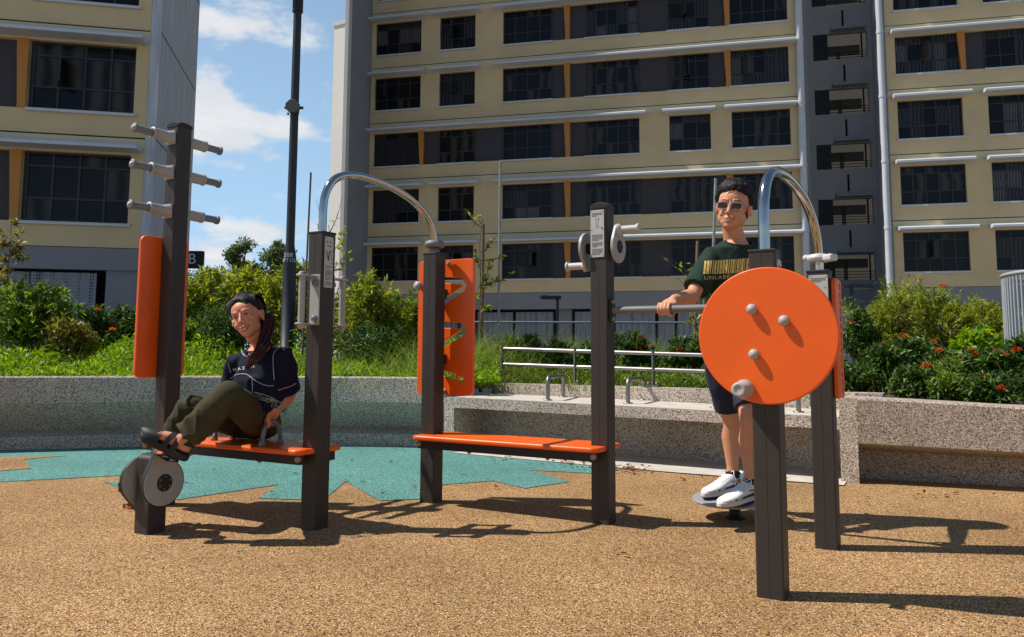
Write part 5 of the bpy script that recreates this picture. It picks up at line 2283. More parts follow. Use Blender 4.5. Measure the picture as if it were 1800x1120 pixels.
class Head:
    def __init__(self, o, f, up, s=1.0):
        self.o, self.s = V(o), s
        self.f = V(f).normalized()
        u = V(up)
        self.u = (u - self.f * u.dot(self.f)).normalized()
        self.l = self.u.cross(self.f)          # the person's left

    def P(self, x, y, z):
        return self.o + (self.l * x + self.f * y + self.u * z) * self.s

    def ax(self):
        return (self.l, self.f, self.u)

    def shapes(self, mb, jaw=1.0):
        s = self.s

        def b(x, y, z, rx, ry, rz, n=24):
            mb.ball(self.P(x, y, z), (rx * s, ry * s, rz * s), n, axes=self.ax())
        b(0, -.014, .030, .073, .092, .084, 32)
        b(0, .030, .034, .060, .052, .052)
        b(0, .030, -.024, .060, .052, .062)
        b(0, .026, -.055, .055 * jaw, .054, .046)
        b(0, .042, -.076, .040 * jaw, .040, .030)
        b(0, .060, -.094, .023 * jaw, .022, .018)
        for q in (-1, 1):
            b(q * .040, .046, -.018, .022, .024, .020)
            b(q * .032, .062, -.040, .018, .015, .016)
            b(q * .041 * jaw, .006, -.050, .021, .034, .034)
            b(q * .075, -.008, -.008, .0085, .019, .031)
            b(q * .080, -.014, .002, .006, .018, .022)
            b(q * .0115, .090, -.037, .0075, .009, .0065)
            mb.tube([self.P(q * .012, .080, .019), self.P(q * .030, .077, .021), self.P(q * .048, .060, .016)], [.007 * s, .0075 * s, .006 * s], 10)
        mb.tube([self.P(0, .076, .012), self.P(0, .088, -.010), self.P(0, .1005, -.031)], [.007 * s, .0075 * s, .009 * s], 12)
        b(0, .101, -.033, .0105, .010, .0095)
        b(0, .078, -.062, .021, .010, .012)

    def surface(self, bvh):
        def g(x, z):
            h = bvh.ray_cast(self.P(x, .25, z), -self.f)
            if h[0] is None:
                return .06
            return (h[0] - self.o).dot(self.f) / self.s
        self.g = g

    def face(self, person, lip, smile=1.0, squint=.0045, teeth=.0045, brow_w=.0032):
        s = self.s
        for q in (-1, 1):
            y = self.g(q * .031, .001)
            mb = MB()
            mb.ball(self.P(q * .031, y - .006, 0), (.0135 * s, .0085 * s, squint * 1.15 * s), 16, axes=self.ax())
            mb.ball(self.P(q * .030, y - .0025, 0), (.0062 * s, .0062 * s, squint * 1.05 * s), 14, 1, axes=self.ax())
            lid = [self.P(q * (.031 + d), self.g(q * (.031 + d), squint) + .0008, squint * (1.15 - (d / .015) ** 2 * .9)) for d in (-.015, -.01, -.004, .002, .008, .013, .0165)]
            mb.tube(lid, [.0008 * s, .0018 * s, .0022 * s, .0023 * s, .0022 * s, .0018 * s, .0009 * s], 8, 1)
            mb.build("eye", [M_eyew, M_eyed], person)
            bz = [self.P(q * x, self.g(q * x, z) - .0004, z) for x, z in ((.013, .0205), (.022, .0235), (.034, .0245), (.045, .0205), (.052, .0155))]
            mb = MB()
            mb.tube(bz, [brow_w * .7 * s, brow_w * s, brow_w * s, brow_w * .75 * s, brow_w * .25 * s], 8)
            mb.build("eyebrow", M_brow, person)
        # open smile: lips as two tubes, teeth between
        mb = MB()
        xs_ = (-.030, -.022, -.011, 0, .011, .022, .030)
        zc_ = -.0675
        up_, lo_, te = [], [], []
        for x in xs_:
            k = 1 - (x / .030) ** 2
            rise = smile * .0095 * (x / .030) ** 2
            zu, zl = zc_ + .0015 + rise + teeth * .55 * k, zc_ + rise - (teeth + .0055) * k
            up_.append(self.P(x, self.g(x, zu) + .0010, zu))
            lo_.append(self.P(x, self.g(x, zl) + .0012, zl))
            te.append((x, zu, zl))
        mb.tube(smooth_path(up_, 3), [.0010 * s + .0013 * s * (1 - abs(i / 18 * 2 - 1) ** 2) for i in range(19)], 8)
        mb.tube(smooth_path(lo_, 3), [.0010 * s + .0021 * s * (1 - abs(i / 18 * 2 - 1) ** 2) for i in range(19)], 8)
        vs, fs = [], []
        for x, zu, zl in te:
            yy = (self.g(x, zu) + self.g(x, zl)) / 2 + .0002
            vs += [self.P(x, yy, zu), self.P(x, yy + .0012, (zu * .6 + zl * .4)), self.P(x, yy - .0003, zl)]
        for i in range(len(te) - 1):
            fs += [(3 * i, 3 * i + 1, 3 * i + 4, 3 * i + 3), (3 * i + 1, 3 * i + 2, 3 * i + 5, 3 * i + 4)]
        mb.add(vs, fs, 1, True)
        mb.build("mouth", [lip, M_teeth], person)

    def hair_cap(self, mb, line, bvh, puff=.012, n=150, seed=1, wave=.004):
        """hair over the scalp wherever line(x,y,z) > 0, thinning to nothing at the hairline"""
        s = self.s
        m = n // 2
        grid = {}
        c0 = self.P(0, -.014, .030)
        for i in range(m + 1):
            ph = -math.pi / 2 + math.pi * i / m
            for k in range(n):
                t = 2 * math.pi * k / n
                d = V((math.cos(ph) * math.cos(t), math.cos(ph) * math.sin(t), math.sin(ph)))
                p = V((d.x * .0735, d.y * .094 - .014, d.z * .086 + .030))
                dw = (self.P(*p) - c0).normalized()
                h = bvh.ray_cast(c0 + dw * .35, -dw)
                if h[0] is not None:
                    q = h[0] - self.o
                    q = V((q.dot(self.l), q.dot(self.f), q.dot(self.u))) / s
                    if (q - V((0, -.014, .03))).length < (p - V((0, -.014, .03))).length + .011:
                        k_ = max(0.0, min(1.0, (p.y + .02) / .05))
                        p = p.lerp(q, k_)
                jit = mnoise.noise(V((d.x * 30 + seed, d.y * 30, d.z * 12))) * .004
                v = line(p.x, p.y, p.z) + jit
                w = mnoise.noise(V((d.x * 4 + seed, d.y * 9, d.z * 4))) * wave + mnoise.noise(V((d.x * 34, d.y * 20 + seed, d.z * 9))) * wave * .8
                grid[i, k] = (p, d, v, w)
        vs, fs, idx = [], [], {}

        def vid(i, k):
            if (i, k) not in idx:
                p, d, v, w = grid[i, k]
                idx[i, k] = len(vs)
                e = max(0.0, min(1.0, (v + .003) / .022)) ** .7
                q = p + d * (-.002 + (puff * (.6 + .4 * max(0, d.z + .3)) + w + .002) * e)
                vs.append(self.P(*q))
            return idx[i, k]
        for i in range(m):
            for k in range(n):
                k2 = (k + 1) % n
                if max(grid[i, k][2], grid[i + 1, k2][2], grid[i, k2][2], grid[i + 1, k][2]) > -.002:
                    fs.append((vid(i, k), vid(i, k2), vid(i + 1, k2), vid(i + 1, k)))
        mb.add(vs, fs, 0, True)


def piece(y, tab):
    for (y0, b0), (y1, b1) in zip(tab, tab[1:]):
        if y <= y1:
            t = max(0.0, (y - y0) / (y1 - y0))
            return b0 + (b1 - b0) * t
    return tab[-1][1]


def strands(mb, paths, rad, mi=0, n=5):
    for p in paths:
        k = len(p)
        mb.tube(p, [rad * (1 - .85 * (i / (k - 1)) ** 2) for i in range(k)], n, mi)


def flyaway(mb, hd, n, seed, puff):
    """stray hairs that break the outline"""
    rg_ = random.Random(seed)
    for _ in range(n):
        a, e = rg_.uniform(0, 2 * math.pi), rg_.uniform(.15, 1.5)
        d = V((math.cos(e) * math.cos(a), math.cos(e) * math.sin(a), math.sin(e)))
        if d.y > .45 and d.z < .75:
            continue
        p = V((d.x * (.0735 + puff), d.y * (.094 + puff) - .014, d.z * (.086 + puff) + .030))
        g_ = V((rg_.uniform(-1, 1), rg_.uniform(-1, .4), rg_.uniform(-.6, .3)))
        g_ = (g_ - d * g_.dot(d)).normalized()
        o_ = rg_.uniform(.001, .007)
        mb.tube([hd.P(*(p - d * .006)), hd.P(*(p + g_ * .012 + d * o_ * .6)), hd.P(*(p + g_ * .026 + d * o_)), hd.P(*(p + g_ * .040 + d * (o_ - .004)))], [.0012, .0011, .0009, .0004], 4)


def grip_hand(mb, c, axis, wrist, thumb_side, palm_dir, bar_r, scale=1.0, spread=.0185, start=118, end=-75):
    """four fingers wrapped round a bar at c (axis along the row of knuckles), thumb from the side of the palm below.
    palm_dir points from the bar towards the palm (perpendicular to the bar)"""
    axis = V(axis).normalized()
    p = V(palm_dir)
    p = (p - axis * p.dot(axis)).normalized()
    q = axis.cross(p)
    if q.z < 0:
        q = -q                      # q is up, p back
    kn = []
    for i in range(4):
        off = (i - 1.5) * spread * scale
        r = (.0082, .0088, .0086, .0074)[i] * scale
        if thumb_side < 0:
            r = (.0074, .0086, .0088, .0082)[i] * scale
        ln = (0, 6, 4, -14)[i] if thumb_side > 0 else (-14, 4, 6, 0)[i]
        R0 = bar_r + r * .92
        pts = []
        for a in range(start, end - ln, -16):
            t = R(a)
            # angle 0 = front of the bar (away from the palm), 90 = top
            k = 1.0 + .10 * math.exp(-((a - 62) / 14) ** 2) + .08 * math.exp(-((a - 0) / 14) ** 2)
            pts.append(c + axis * off + (-p * math.cos(t) + q * math.sin(t)) * R0 * k)
        n = len(pts)
        rr = [r * (1.12 - .28 * j / (n - 1)) for j in range(n)]
        limb(mb, pts, rr, 12)
        kn.append(pts[0])
    # palm from the knuckles back to the wrist
    w = V(wrist)
    kc = sum(kn, V((0, 0, 0))) / 4
    fwd_ = (w - kc)
    L = fwd_.length
    fd = fwd_.normalized()
    nb = axis.cross(fd).normalized()
    ax2 = fd.cross(nb).normalized()
    loft(mb, [(kc - fd * .010, ax2, nb, .030 * scale, .009 * scale), (kc + fd * .008, ax2, nb, .038 * scale, .0125 * scale), (kc + fd * L * .45, ax2, nb, .037 * scale, .0145 * scale),
              (kc + fd * L * .8, ax2, nb, .030 * scale, .0165 * scale), (w, ax2, nb, .026 * scale, .0185 * scale), (w + fd * .02, ax2, nb, .025 * scale, .019 * scale)], 20)
    # thumb leaves the side of the palm near its base and closes under the bar
    b = kc + fd * L * .62 + ax2 * (ax2.dot(axis) / abs(ax2.dot(axis)) if abs(ax2.dot(axis)) > 1e-3 else 1) * thumb_side * .030 * scale
    tpt = c + axis * (thumb_side * .036 * scale)
    R1 = bar_r + .010
    pts = [b, (b + tpt + p * R1) / 2 + axis * thumb_side * .014 * scale - q * .006, tpt + p * R1 * .75 - q * R1 * .75, tpt - q * R1 * 1.08 - axis * thumb_side * .004, tpt - q * R1 * .9 - p * R1 * .55 - axis * thumb_side * .012]
    limb(mb, smooth_path(pts, 3), [.0125 * scale - .0038 * scale * i / 12 for i in range(13)], 12)


def drape(bvh, pts, off=.0015):
    """photo points carried onto a garment's own surface"""
    out = []
    for p in pts:
        d = ray(*p).normalized()
        h = bvh.ray_cast(CAM, d)
        if h[0] is not None:
            nrm = h[1] if h[1].dot(d) < 0 else -h[1]
            out.append(h[0] + nrm * off)
    return out


def folds(me, amp, scale, stretch, seed=0.0, lim=None):
    """push cloth in and out along its normals in long soft folds"""
    me.update()
    nr = [v.normal.copy() for v in me.vertices]
    for v, n in zip(me.vertices, nr):
        q = V((v.co.x * stretch[0], v.co.y * stretch[1], v.co.z * stretch[2])) * scale + V((seed, seed * .7, 0))
        a = mnoise.noise(q)
        a2 = mnoise.noise(q * 2.3 + V((5, 1, 2)))
        k = lim(v.co) if lim else 1
        v.co += n * (amp * k * (a + .45 * a2 - .6 * abs(a)))
    me.update()


def creases(me, amp, scale, stretch, seed=0.0):
    """thin raised ridges, the way cloth bunches"""
    me.update()
    nr = [v.normal.copy() for v in me.vertices]
    for v, n in zip(me.vertices, nr):
        q = V((v.co.x * stretch[0] + v.co.z * .6, v.co.y * stretch[1], v.co.z * stretch[2] - v.co.x * .5)) * scale + V((seed, seed * .3, 1))
        a = max(0.0, 1 - abs(mnoise.noise(q)) * 3.2)
        m = max(0.0, mnoise.noise(q * .35 + V((3, 7, 1))) + .35)
        v.co += n * (amp * m * (a * a - .15))
    me.update()


def cut_neck(me, at, n, name, m, rad=.0055):
    """open the garment above a slanting plane at the neck and return a rib tube round the opening"""
    bm = bmesh.new()
    bm.from_mesh(me)
    kill = [f for f in bm.faces if (f.calc_center_median() - at).dot(n) > 0 and (f.calc_center_median() - at).length < .13]
    bmesh.ops.delete(bm, geom=kill, context='FACES')
    be = [e for e in bm.edges if len(e.link_faces) == 1]
    adj = {}
    for e in be:
        a, b = e.verts
        adj.setdefault(a, []).append(b)
        adj.setdefault(b, []).append(a)
    best = []
    seen = set()
    for v in list(adj):
        if v in seen:
            continue
        loop = [v]
        seen.add(v)
        while True:
            nx = [w for w in adj[loop[-1]] if w not in seen]
            if not nx:
                break
            loop.append(nx[0])
            seen.add(nx[0])
        if len(loop) > len(best):
            best = loop
    pts = [v.co.copy() for v in best]
    # project on the plane and ease the steps out
    for _ in range(12):
        k = len(pts)
        pts = [(pts[i - 1] + pts[i] * 2 + pts[(i + 1) % k]) / 4 for i in range(k)]
    for v, p in zip(best, pts):
        v.co = p
    bm.to_mesh(me)
    bm.free()
    me.update()
    mb_ = MB()
    step = pts[::3]
    mb_.tube(step + step[:2], rad, 9)
    return mb_


# ================================================================== the man
YM = bc.y + .0
pxm = F / YM


def Mn(px, py, dy=0.0):
    return D(px, py, YM + dy)


MAN = empty("person", V((BX.x - .02, BX.y, .12)), "smiling man in glasses, dark green T-shirt and navy shorts standing on the balance disc", "person")
hm = Head(Mn(1289, 365, -.05), (-.44, -.895, -.02), (.165, .02, .985), 1.17)
shR, shL = Mn(1249, 457, -.03), Mn(1342, 457, .03)
neck = Mn(1291, 420, .0)
bdir = (shL - shR).normalized()
bfw = V((-bdir.y, bdir.x, 0)) * -1
bfw = V((bdir.y, -bdir.x, 0)).normalized()      # body forward, towards the camera and left
chest, waist, hip = Mn(1293, 490, .03), Mn(1294, 580, .07), Mn(1292, 640, .09)
# bar point under his right hand
def on_bar(px):
    a, b = PC[4], PC[6]
    lo_, hi_ = 0.0, 1.0
    for _ in range(40):
        m = (lo_ + hi_) / 2
        if proj(V((*(a.lerp(b, m)).xy, zbar)))[0] < px:
            lo_ = m
        else:
            hi_ = m
    q = a.lerp(b, lo_)
    return V((q.x, q.y, zbar))


gR, gL = on_bar(1169), on_bar(1350)
barx = (PC[6] - PC[4]).normalized()
elR = Mn(1217, 521, -.17)
wrR = gR + W * .055 + Z * .055 + barx * .032
elL = Mn(1375, 512, -.10)
wrL = gL + W * .06 + Z * .05 + barx * .02
mb = MB()
hm.shapes(mb, 1.1)
mb.tube([hm.P(0, -.018, -.05), hm.P(0, -.022, -.09), neck, neck - Z * .05], [.056, .055, .060, .085], 20)
loft(mb, [(neck - Z * .03, bdir, bfw, .09, .055), (chest + Z * .06, bdir, bfw, .15, .09), (waist, bdir, bfw, .13, .085), (hip, bdir, bfw, .14, .09)])
for sh, el, wr in ((shR, elR, wrR), (shL, elL, wrL)):
    limb(mb, smooth_path([sh, sh.lerp(el, .5) + Z * .004, el], 4), [.044, .045, .045, .045, .045, .043, .041, .040, .0395], 18)
    fa_ = (wr - el)
    limb(mb, [el, el + fa_ * .25, el + fa_ * .5, el + fa_ * .78, wr], [.0405, .0415, .037, .030, .0255], 18)
grip_hand(mb, gR, barx, wrR, 1, W, .0205, 1.0)
grip_hand(mb, gL, barx, wrL, -1, W, .0205, 1.0)
# legs
t1, h1 = G(1238, 873, .128), G(1303, 857, .128)
t2, h2_ = G(1266, 891, .128), G(1334, 873, .128)
anR = h1.lerp(t1, .24) + Z * .085
anL = h2_.lerp(t2, .22) + Z * .085
dR, dL = (t1 - h1), (t2 - h2_)
hpR, hpL = hip - bdir * .085, hip + bdir * .085
knR = V((anR.x - .018, anR.y - .03, 0)).lerp(V((hpR.x, hpR.y, 0)), .35)
knR = D(1287, 738, anR.y - .03)
knL = D(1318, 741, anL.y - .02)
for hp, kn_, an in ((hpR, knR, anR), (hpL, knL, anL)):
    limb(mb, [hp, hp.lerp(kn_, .5), kn_.lerp(hp, .08), kn_], [.085, .074, .056, .053], 20)
    back = V((bfw.x, bfw.y, 0)) * -.016
    limb(mb, [kn_, kn_.lerp(an, .12), kn_.lerp(an, .32) + back, kn_.lerp(an, .6) + back * .4, kn_.lerp(an, .85), an], [.052, .050, .054, .043, .033, .034], 20)
body = organic(mb, .0036, 7, .5)
bv = bvh_of(body)
hm.surface(bv)
link_mesh("body", body, M_skin_m, MAN)
hm.face(MAN, M_lip_m, 1.15, .0046, .0050, .0026)
# short black hair
mb = MB()


def hl_m(x, y, z):
    return z - piece(y, ((-.13, -.06), (-.05, -.056), (-.028, -.022), (-.008, .012), (.022, .062), (.05, .070), (.13, .070))) - .006 * math.sin(x * 70 + 1)


hm.hair_cap(mb, hl_m, bv, .025, 150, 3, wave=.007)
rg = random.Random(8)
ps = []
for i in range(420):
    a = rg.uniform(0, 2 * math.pi)
    e = rg.uniform(.25, 1.5)
    d = V((math.cos(e) * math.cos(a), math.cos(e) * math.sin(a), math.sin(e)))
    r = V((d.x * .087, d.y * .107 - .014, d.z * .099 + .030))
    if d.y > .2 and r.z < .078:
        continue
    if abs(d.x) > .7 and r.y > .0 and r.z < .05:
        continue
    g_ = V((.4 * d.x - .55 + rg.uniform(-.3, .3), .75 * (1 if d.y > -.2 else -.3) + rg.uniform(-.3, .3), -.15 + .3 * d.z))
    g_ = (g_ - d * g_.dot(d) * .9).normalized()
    ps.append([hm.P(*(r - g_ * .014 - d * .006)), hm.P(*(r + d * .001)), hm.P(*(r + g_ * .014 - d * .001)), hm.P(*(r + g_ * .026 - d * .007))])
strands(mb, ps, .0036)
for q in (-1, 1):        # sideburns and nape
    for k in range(9):
        y0 = .004 - k * .005
        mb.tube([hm.P(q * .0745, y0, .034), hm.P(q * .0775, y0 - .004, .014), hm.P(q * .075, y0 - .010, -.006 - (0 if k < 3 else .003 * k))], [.007, .006, .002], 6)
flyaway(mb, hm, 80, 11, .025)
mb.build("hair", M_hair, MAN)
# glasses
M_rim = mat("grey_glasses_frame", lin((150, 148, 146)), .3, metal=.3)
M_lens = mat("tinted_lens", (.055, .034, .024), .2, spec=.15)
mb = MB()
for q in (-1, 1):
    cx0 = q * .032
    yy = max(hm.g(cx0, 0), hm.g(cx0, -.012)) + .012
    ol = [(cx0 + x, -.004 + z) for x, z in rrect(.048, .030, .010, 5)]
    pth = [hm.P(x, yy - .10 * max(0, abs(x) - .03) ** 1 * 1.6, z) for x, z in ol]
    mb.tube(pth + pth[:1], .0021, 8)
    c = hm.P(cx0, yy - .001, -.004)
    mb.add([c] + pth, [(0, 1 + k, 1 + (k + 1) % len(pth)) for k in range(len(pth))], 1, False)
    e = hm.P(q * .056, yy - .005, .006)
    mb.tube([e, hm.P(q * .0765, .055, .008), hm.P(q * .080, -.005, .006), hm.P(q * .078, -.028, -.006)], .0021, 8)
yb_ = hm.g(0, .003) + .004
mb.tube([hm.P(-.008, yb_ + .004, .0), hm.P(0, yb_ + .006, .003), hm.P(.008, yb_ + .004, .0)], .002, 8)
mb.build("glasses", [M_rim, M_lens], MAN)

# dark green T-shirt
M_green = mat("dark_green_jersey", lin((36, 54, 44)), .85, spec=.2, var=.12, vscale=30, bump=.25, bscale=500)
mb = MB()
hemc = Mn(1294, 622, .08)
loft(mb, [(neck - Z * .008 + bfw * .0, bdir, bfw, .068, .062), (neck - Z * .030, bdir, bfw, .098, .075), (neck - Z * .055, bdir, bfw, .150, .09), (neck.lerp(chest, .55), bdir, bfw, .185, .112), (chest + Z * .0, bdir, bfw, .188, .125), (chest.lerp(waist, .5), bdir, bfw, .172, .122),
          (waist, bdir, bfw, .165, .12), (hemc, bdir, bfw, .172, .128)], 36, 0, 2.3)
for sh, el in ((shR, elR), (shL, elL)):
    d = (el - sh).normalized()
    e = sh + d * ((el - sh).length * .80)
    s0 = sh - d * .02 + Z * -.002
    mid = (sh + (chest if sh is shR else chest)) / 2
    mb.tube([sh.lerp(neck, .45) - Z * .035, s0, sh.lerp(e, .3), sh.lerp(e, .65), e], [.062, .066, .070, .072, .074], 22)
shirt = organic(mb, .006, 6, .5)
ld2 = (shR + elR) / 2


def lim_m(co):
    return .6 + .8 * max(0, min(1, 1 - (co - (shR - Z * .1 + bdir * .06)).length / .2))


folds(shirt, .009, 5.0, (2.2, 2.2, 1.0), 3.0, lim_m)
creases(shirt, .008, 7.0, (1.5, 1.5, 1.2), 5.0)
sbv = bvh_of(shirt)
CL = cut_neck(shirt, neck - Z * .004, (Z * .88 + bfw * .47).normalized(), "collar", None)
SH = link_mesh("t_shirt", shirt, M_green, MAN)
CL.build("collar", mat("dark_green_rib", lin((28, 46, 37)), .9, bump=.3, bscale=300), SH)


def decal(name, parent, bvh, quads, m, off=.0016, sub=6):
    """small flat print shapes given in photo points, laid on the garment"""
    mb = MB()
    for poly in quads:
        (a, b, c_, d_) = poly
        g = []
        for i in range(sub + 1):
            for j in (0, 1):
                p = (a[0] + (d_[0] - a[0]) * i / sub, a[1] + (d_[1] - a[1]) * i / sub) if j == 0 else (b[0] + (c_[0] - b[0]) * i / sub, b[1] + (c_[1] - b[1]) * i / sub)
                g.append(p)
        w = drape(bvh, g, off)
        if len(w) != len(g):
            continue
        mb.add(w, [(2 * i, 2 * i + 1, 2 * i + 3, 2 * i + 2) for i in range(sub)])
    return mb.build(name, m, parent)


M_gold = mat("gold_foil_print", lin((226, 194, 104)), .4, metal=.1, var=.3, vscale=60)
rgp = random.Random(12)
qs = []
x = 1238.5
while x < 1321:
    w_ = rgp.choice((1.6, 2.0, 2.6, 3.4, 4.4))
    g_ = rgp.choice((.9, 1.1, 1.5, 2.2))
    yt = 459 - (x - 1238) * .065
    yb = 482 - (x - 1238) * .03
    qs.append(((x, yt), (min(x + w_, 1322), yt - .1), (min(x + w_, 1322) - 2.6, yb), (x - 2.6, yb)))
    x += w_ + g_
decal("barcode_print", SH, sbv, qs, M_gold)


def drape_text(name, parent, bvh, txt, p0, p1, size_px, m, off=.0018, space=1.15):
    """lettering set along p0->p1 (photo points) on the garment"""
    me = text_mesh(txt, 1.0, Matrix.Identity(4), 0, 'LEFT', space)
    xs_ = [v.co.x for v in me.vertices]
    wx = max(xs_) - min(xs_)
    bm = bmesh.new()
    bm.from_mesh(me)
    bmesh.ops.triangulate(bm, faces=bm.faces[:])
    bmesh.ops.subdivide_edges(bm, edges=bm.edges[:], cuts=1)
    dx, dy = p1[0] - p0[0], p1[1] - p0[1]
    L = math.hypot(dx, dy)
    mb = MB()
    pts = []
    ok = True
    for v in bm.verts:
        a = (v.co.x - min(xs_)) / wx * L
        b = v.co.y * size_px
        p = (p0[0] + dx / L * a + dy / L * b * 1.0, p0[1] + dy / L * a - dx / L * b)
        r_ = drape(bvh, [p], off)
        pts.append(r_[0] if r_ else V((0, 0, 0)))
        ok = ok and bool(r_)
    bm.verts.index_update()
    mb.add(pts, [[v.index for v in f.verts] for f in bm.faces])
    bm.free()
    bpy.data.meshes.remove(me)
    return mb.build(name, m, parent)


drape_text("lettering", SH, sbv, "UNLABELLED", (1238, 489.5), (1311, 484.5), 9.5, M_gold)

# navy shorts
M_navy = mat("navy_cotton", lin((30, 36, 56)), .85, var=.15, vscale=30, bump=.25, bscale=400)
mb = MB()
loft(mb, [(waist - Z * .02, bdir, bfw, .158, .112), (hip + Z * .05, bdir, bfw, .17, .125), (hip - Z * .02, bdir, bfw, .172, .13), (hip - Z * .07, bdir, bfw, .15, .115)], 30)
for hp, kn_ in ((hpR, knR), (hpL, knL)):
    e = hp.lerp(kn_, .80)
    mb.tube([hp + Z * .02, hp.lerp(kn_, .3), hp.lerp(kn_, .6), e], [.095, .092, .088, .085], 22)
sh_ = organic(mb, .007, 5, .5)
folds(sh_, .010, 6, (2, 2, .8), 9)
creases(sh_, .008, 8.0, (1.6, 1.6, .7), 3.0)
link_mesh("shorts", sh_, M_navy, MAN)
M_sock = mat("black_sock", lin((26, 26, 28)), .95, bump=.3, bscale=400)
for an, dd_ in ((anR, dR), (anL, dL)):
    mb = MB()
    loft(mb, [(an - Z * .03, V((1, 0, 0)), V((0, 1, 0)), .040, .042), (an + Z * .0, V((1, 0, 0)), V((0, 1, 0)), .0385, .0385), (an + Z * .022, V((1, 0, 0)), V((0, 1, 0)), .0375, .0375)], 20)
    mb.build("sock", M_sock, MAN)

# white trainers
M_shoe = mat("white_leather", lin((226, 224, 220)), .5, var=.05, vscale=20, bump=.1, bscale=200)
M_sole = mat("off_white_midsole", lin((206, 200, 186)), .6, var=.08, vscale=25)
M_gum = mat("dark_outsole", lin((48, 46, 46)), .8)
M_tan = mat("tan_flash", lin((158, 116, 58)), .5)
M_nvy = mat("navy_flash", lin((26, 30, 48)), .5)


def trainer(heel, toe, label=None):
    x = (toe - heel)
    x.z = 0
    L = x.length + .005
    x.normalize()
    y = Z.cross(x)
    o = V((heel.x, heel.y, .1215))

    def Q(a, b, c):
        return o + x * (a * L) + y * b + Z * c
    # upper lofted from heel to toe: (station, half width, bottom, top)
    st = [(.00, .022, .03, .075), (.04, .032, .022, .092), (.14, .036, .018, .098), (.26, .037, .018, .092), (.38, .038, .018, .094), (.50, .041, .018, .082), (.62, .044, .018, .068), (.74, .045, .018, .056), (.85, .043, .018, .050), (.93, .034, .019, .044), (.985, .018, .022, .036)]
    mb = MB()
    loft(mb, [(Q(a, 0, (b0 + t0) / 2), y, Z, w, (t0 - b0) / 2) for a, w, b0, t0 in st], 26, 0, 2.5)
    # collar opening ridge
    mb.tube([Q(.04, -.02, .088), Q(.0, 0, .094), Q(.04, .02, .088)], .011, 10)
    up = organic(mb, .004, 3, .5)
    ubv = bvh_of(up)
    shoe = link_mesh("trainer", up, M_shoe, MAN)
    outline = [(.0, .0), (.03, .026), (.12, .037), (.3, .036), (.45, .037), (.65, .046), (.8, .046), (.92, .037), (1.0, .014)]
    ol = [(a * L, b) for a, b in outline] + [(1.012 * L, 0)] + [(a * L, -b) for a, b in reversed(outline[1:])]
    ol = [tuple(p.xy) for p in smooth_path([V((a, b, 0)) for a, b in ol + ol[:1]], 4)][:-1]
    sl = link_mesh("sole", slab_mesh([ol], .024, .006, frame(o + Z * .0155, x, y), 2), M_sole, shoe)
    link_mesh("outsole", slab_mesh([[(p[0] * .99 + .001, p[1] * .96) for p in ol]], .006, .001, frame(o + Z * .0035, x, y), 1), M_gum, shoe)

    def side(a, sg, z, off=.0016):
        h = ubv.ray_cast(Q(a, sg * .12, z), -y * sg)
        return (h[0] + y * (sg * off)) if h[0] is not None else None
    for sg in (-1, 1):
        mb = MB()
        for (path, mi) in (([(.10, .030, .042), (.25, .030, .050), (.42, .030, .044), (.60, .029, .041), (.78, .029, .038), (.90, .029, .033)], 0), ([(.16, .046, .066), (.24, .050, .064), (.33, .054, .066), (.44, .060, .068)], 1)):
            vs = []
            for a, z0_, z1_ in path:
                p, q = side(a, sg, z0_), side(a, sg, z1_)
                if p is None or q is None:
                    continue
                vs += [p, q]
            k = len(vs) // 2
            mb.add(vs, [(2 * i, 2 * i + 1, 2 * i + 3, 2 * i + 2) for i in range(k - 1)], mi)
        mb.build("side_flash", [M_nvy, M_tan], shoe)
    # tongue, laces and dark throat
    mb = MB()
    loft(mb, [(Q(.30, 0, .094), y, V(x) * .5 + Z * .8, .024, .006), (Q(.24, 0, .116), y, x * .8 + Z * .3, .026, .007), (Q(.22, 0, .132), y, x, .022, .006)], 18)
    mb.build("tongue", M_shoe, shoe)
    mb = MB()
    loft(mb, [(Q(.15, 0, .088), x, y, .038, .026), (Q(.15, 0, .1015), x, y, .036, .024)], 20)
    mb.build("lining", M_nvy, shoe)
    mb = MB()
    for k in range(6):
        a = .34 + .055 * k
        zt = .096 - .0075 * k
        for sg in (-1, 1):
            pts = []
            for j in range(7):
                b = -.024 + .048 * j / 6
                h = ubv.ray_cast(Q(a + sg * .014 * (j / 3 - 1), b, .2), -Z)
                if h[0] is not None:
                    pts.append(h[0] + Z * .0022)
            if len(pts) > 2:
                mb.tube(pts, .0023, 6)
    for sg in (-1, 1):
        mb.tube(smooth_path([Q(.31, 0, .104), Q(.34, sg * .028, .118), Q(.40, sg * .046, .100), Q(.37, sg * .050, .072)], 4), .002, 6)
    mb.build("laces", mat("white_lace", lin((236, 236, 240)), .8), shoe)
    return shoe


trainer(h1, t1)
trainer(h2_, t2)

# ================================================================== the woman
def Wn(px, py, y):
    return D(px, py, y)


WOM = empty("person", HND - U * .18 + Z * .0, "smiling woman in navy T-shirt and olive trousers sitting on the orange seat", "person")
hw_ = Head(Wn(434.5, 558.5, 4.17), (-.10, -.99, .06), (-.33, -.03, .95), 1.03)
nk = Wn(460, 601, 4.27)
sL, sR = Wn(499, 623, 4.20), Wn(414, 634, 4.33)
wb = (sL - sR).normalized()
wf = V((wb.y, -wb.x, 0)).normalized()
pe_ = PC[1] + sd * .645 + sn * .08 + Z * .505
ch_, wa_ = Wn(459, 668, 4.27), Wn(457, 722, 4.29)
htop = HND + Z * .122
elw = Wn(507, 694, 4.31)
wrw = htop + Z * .060 + U * .030 - W * .004
hipL, hipR = pe_ + U * .085, pe_ - U * .085
kneL, kneR = Wn(402, 693, 3.87), Wn(333, 718, 4.10)
ankL = Wn(322, 774, 3.86)
ankR = PX - U * .15 + W * .13 + Z * .30
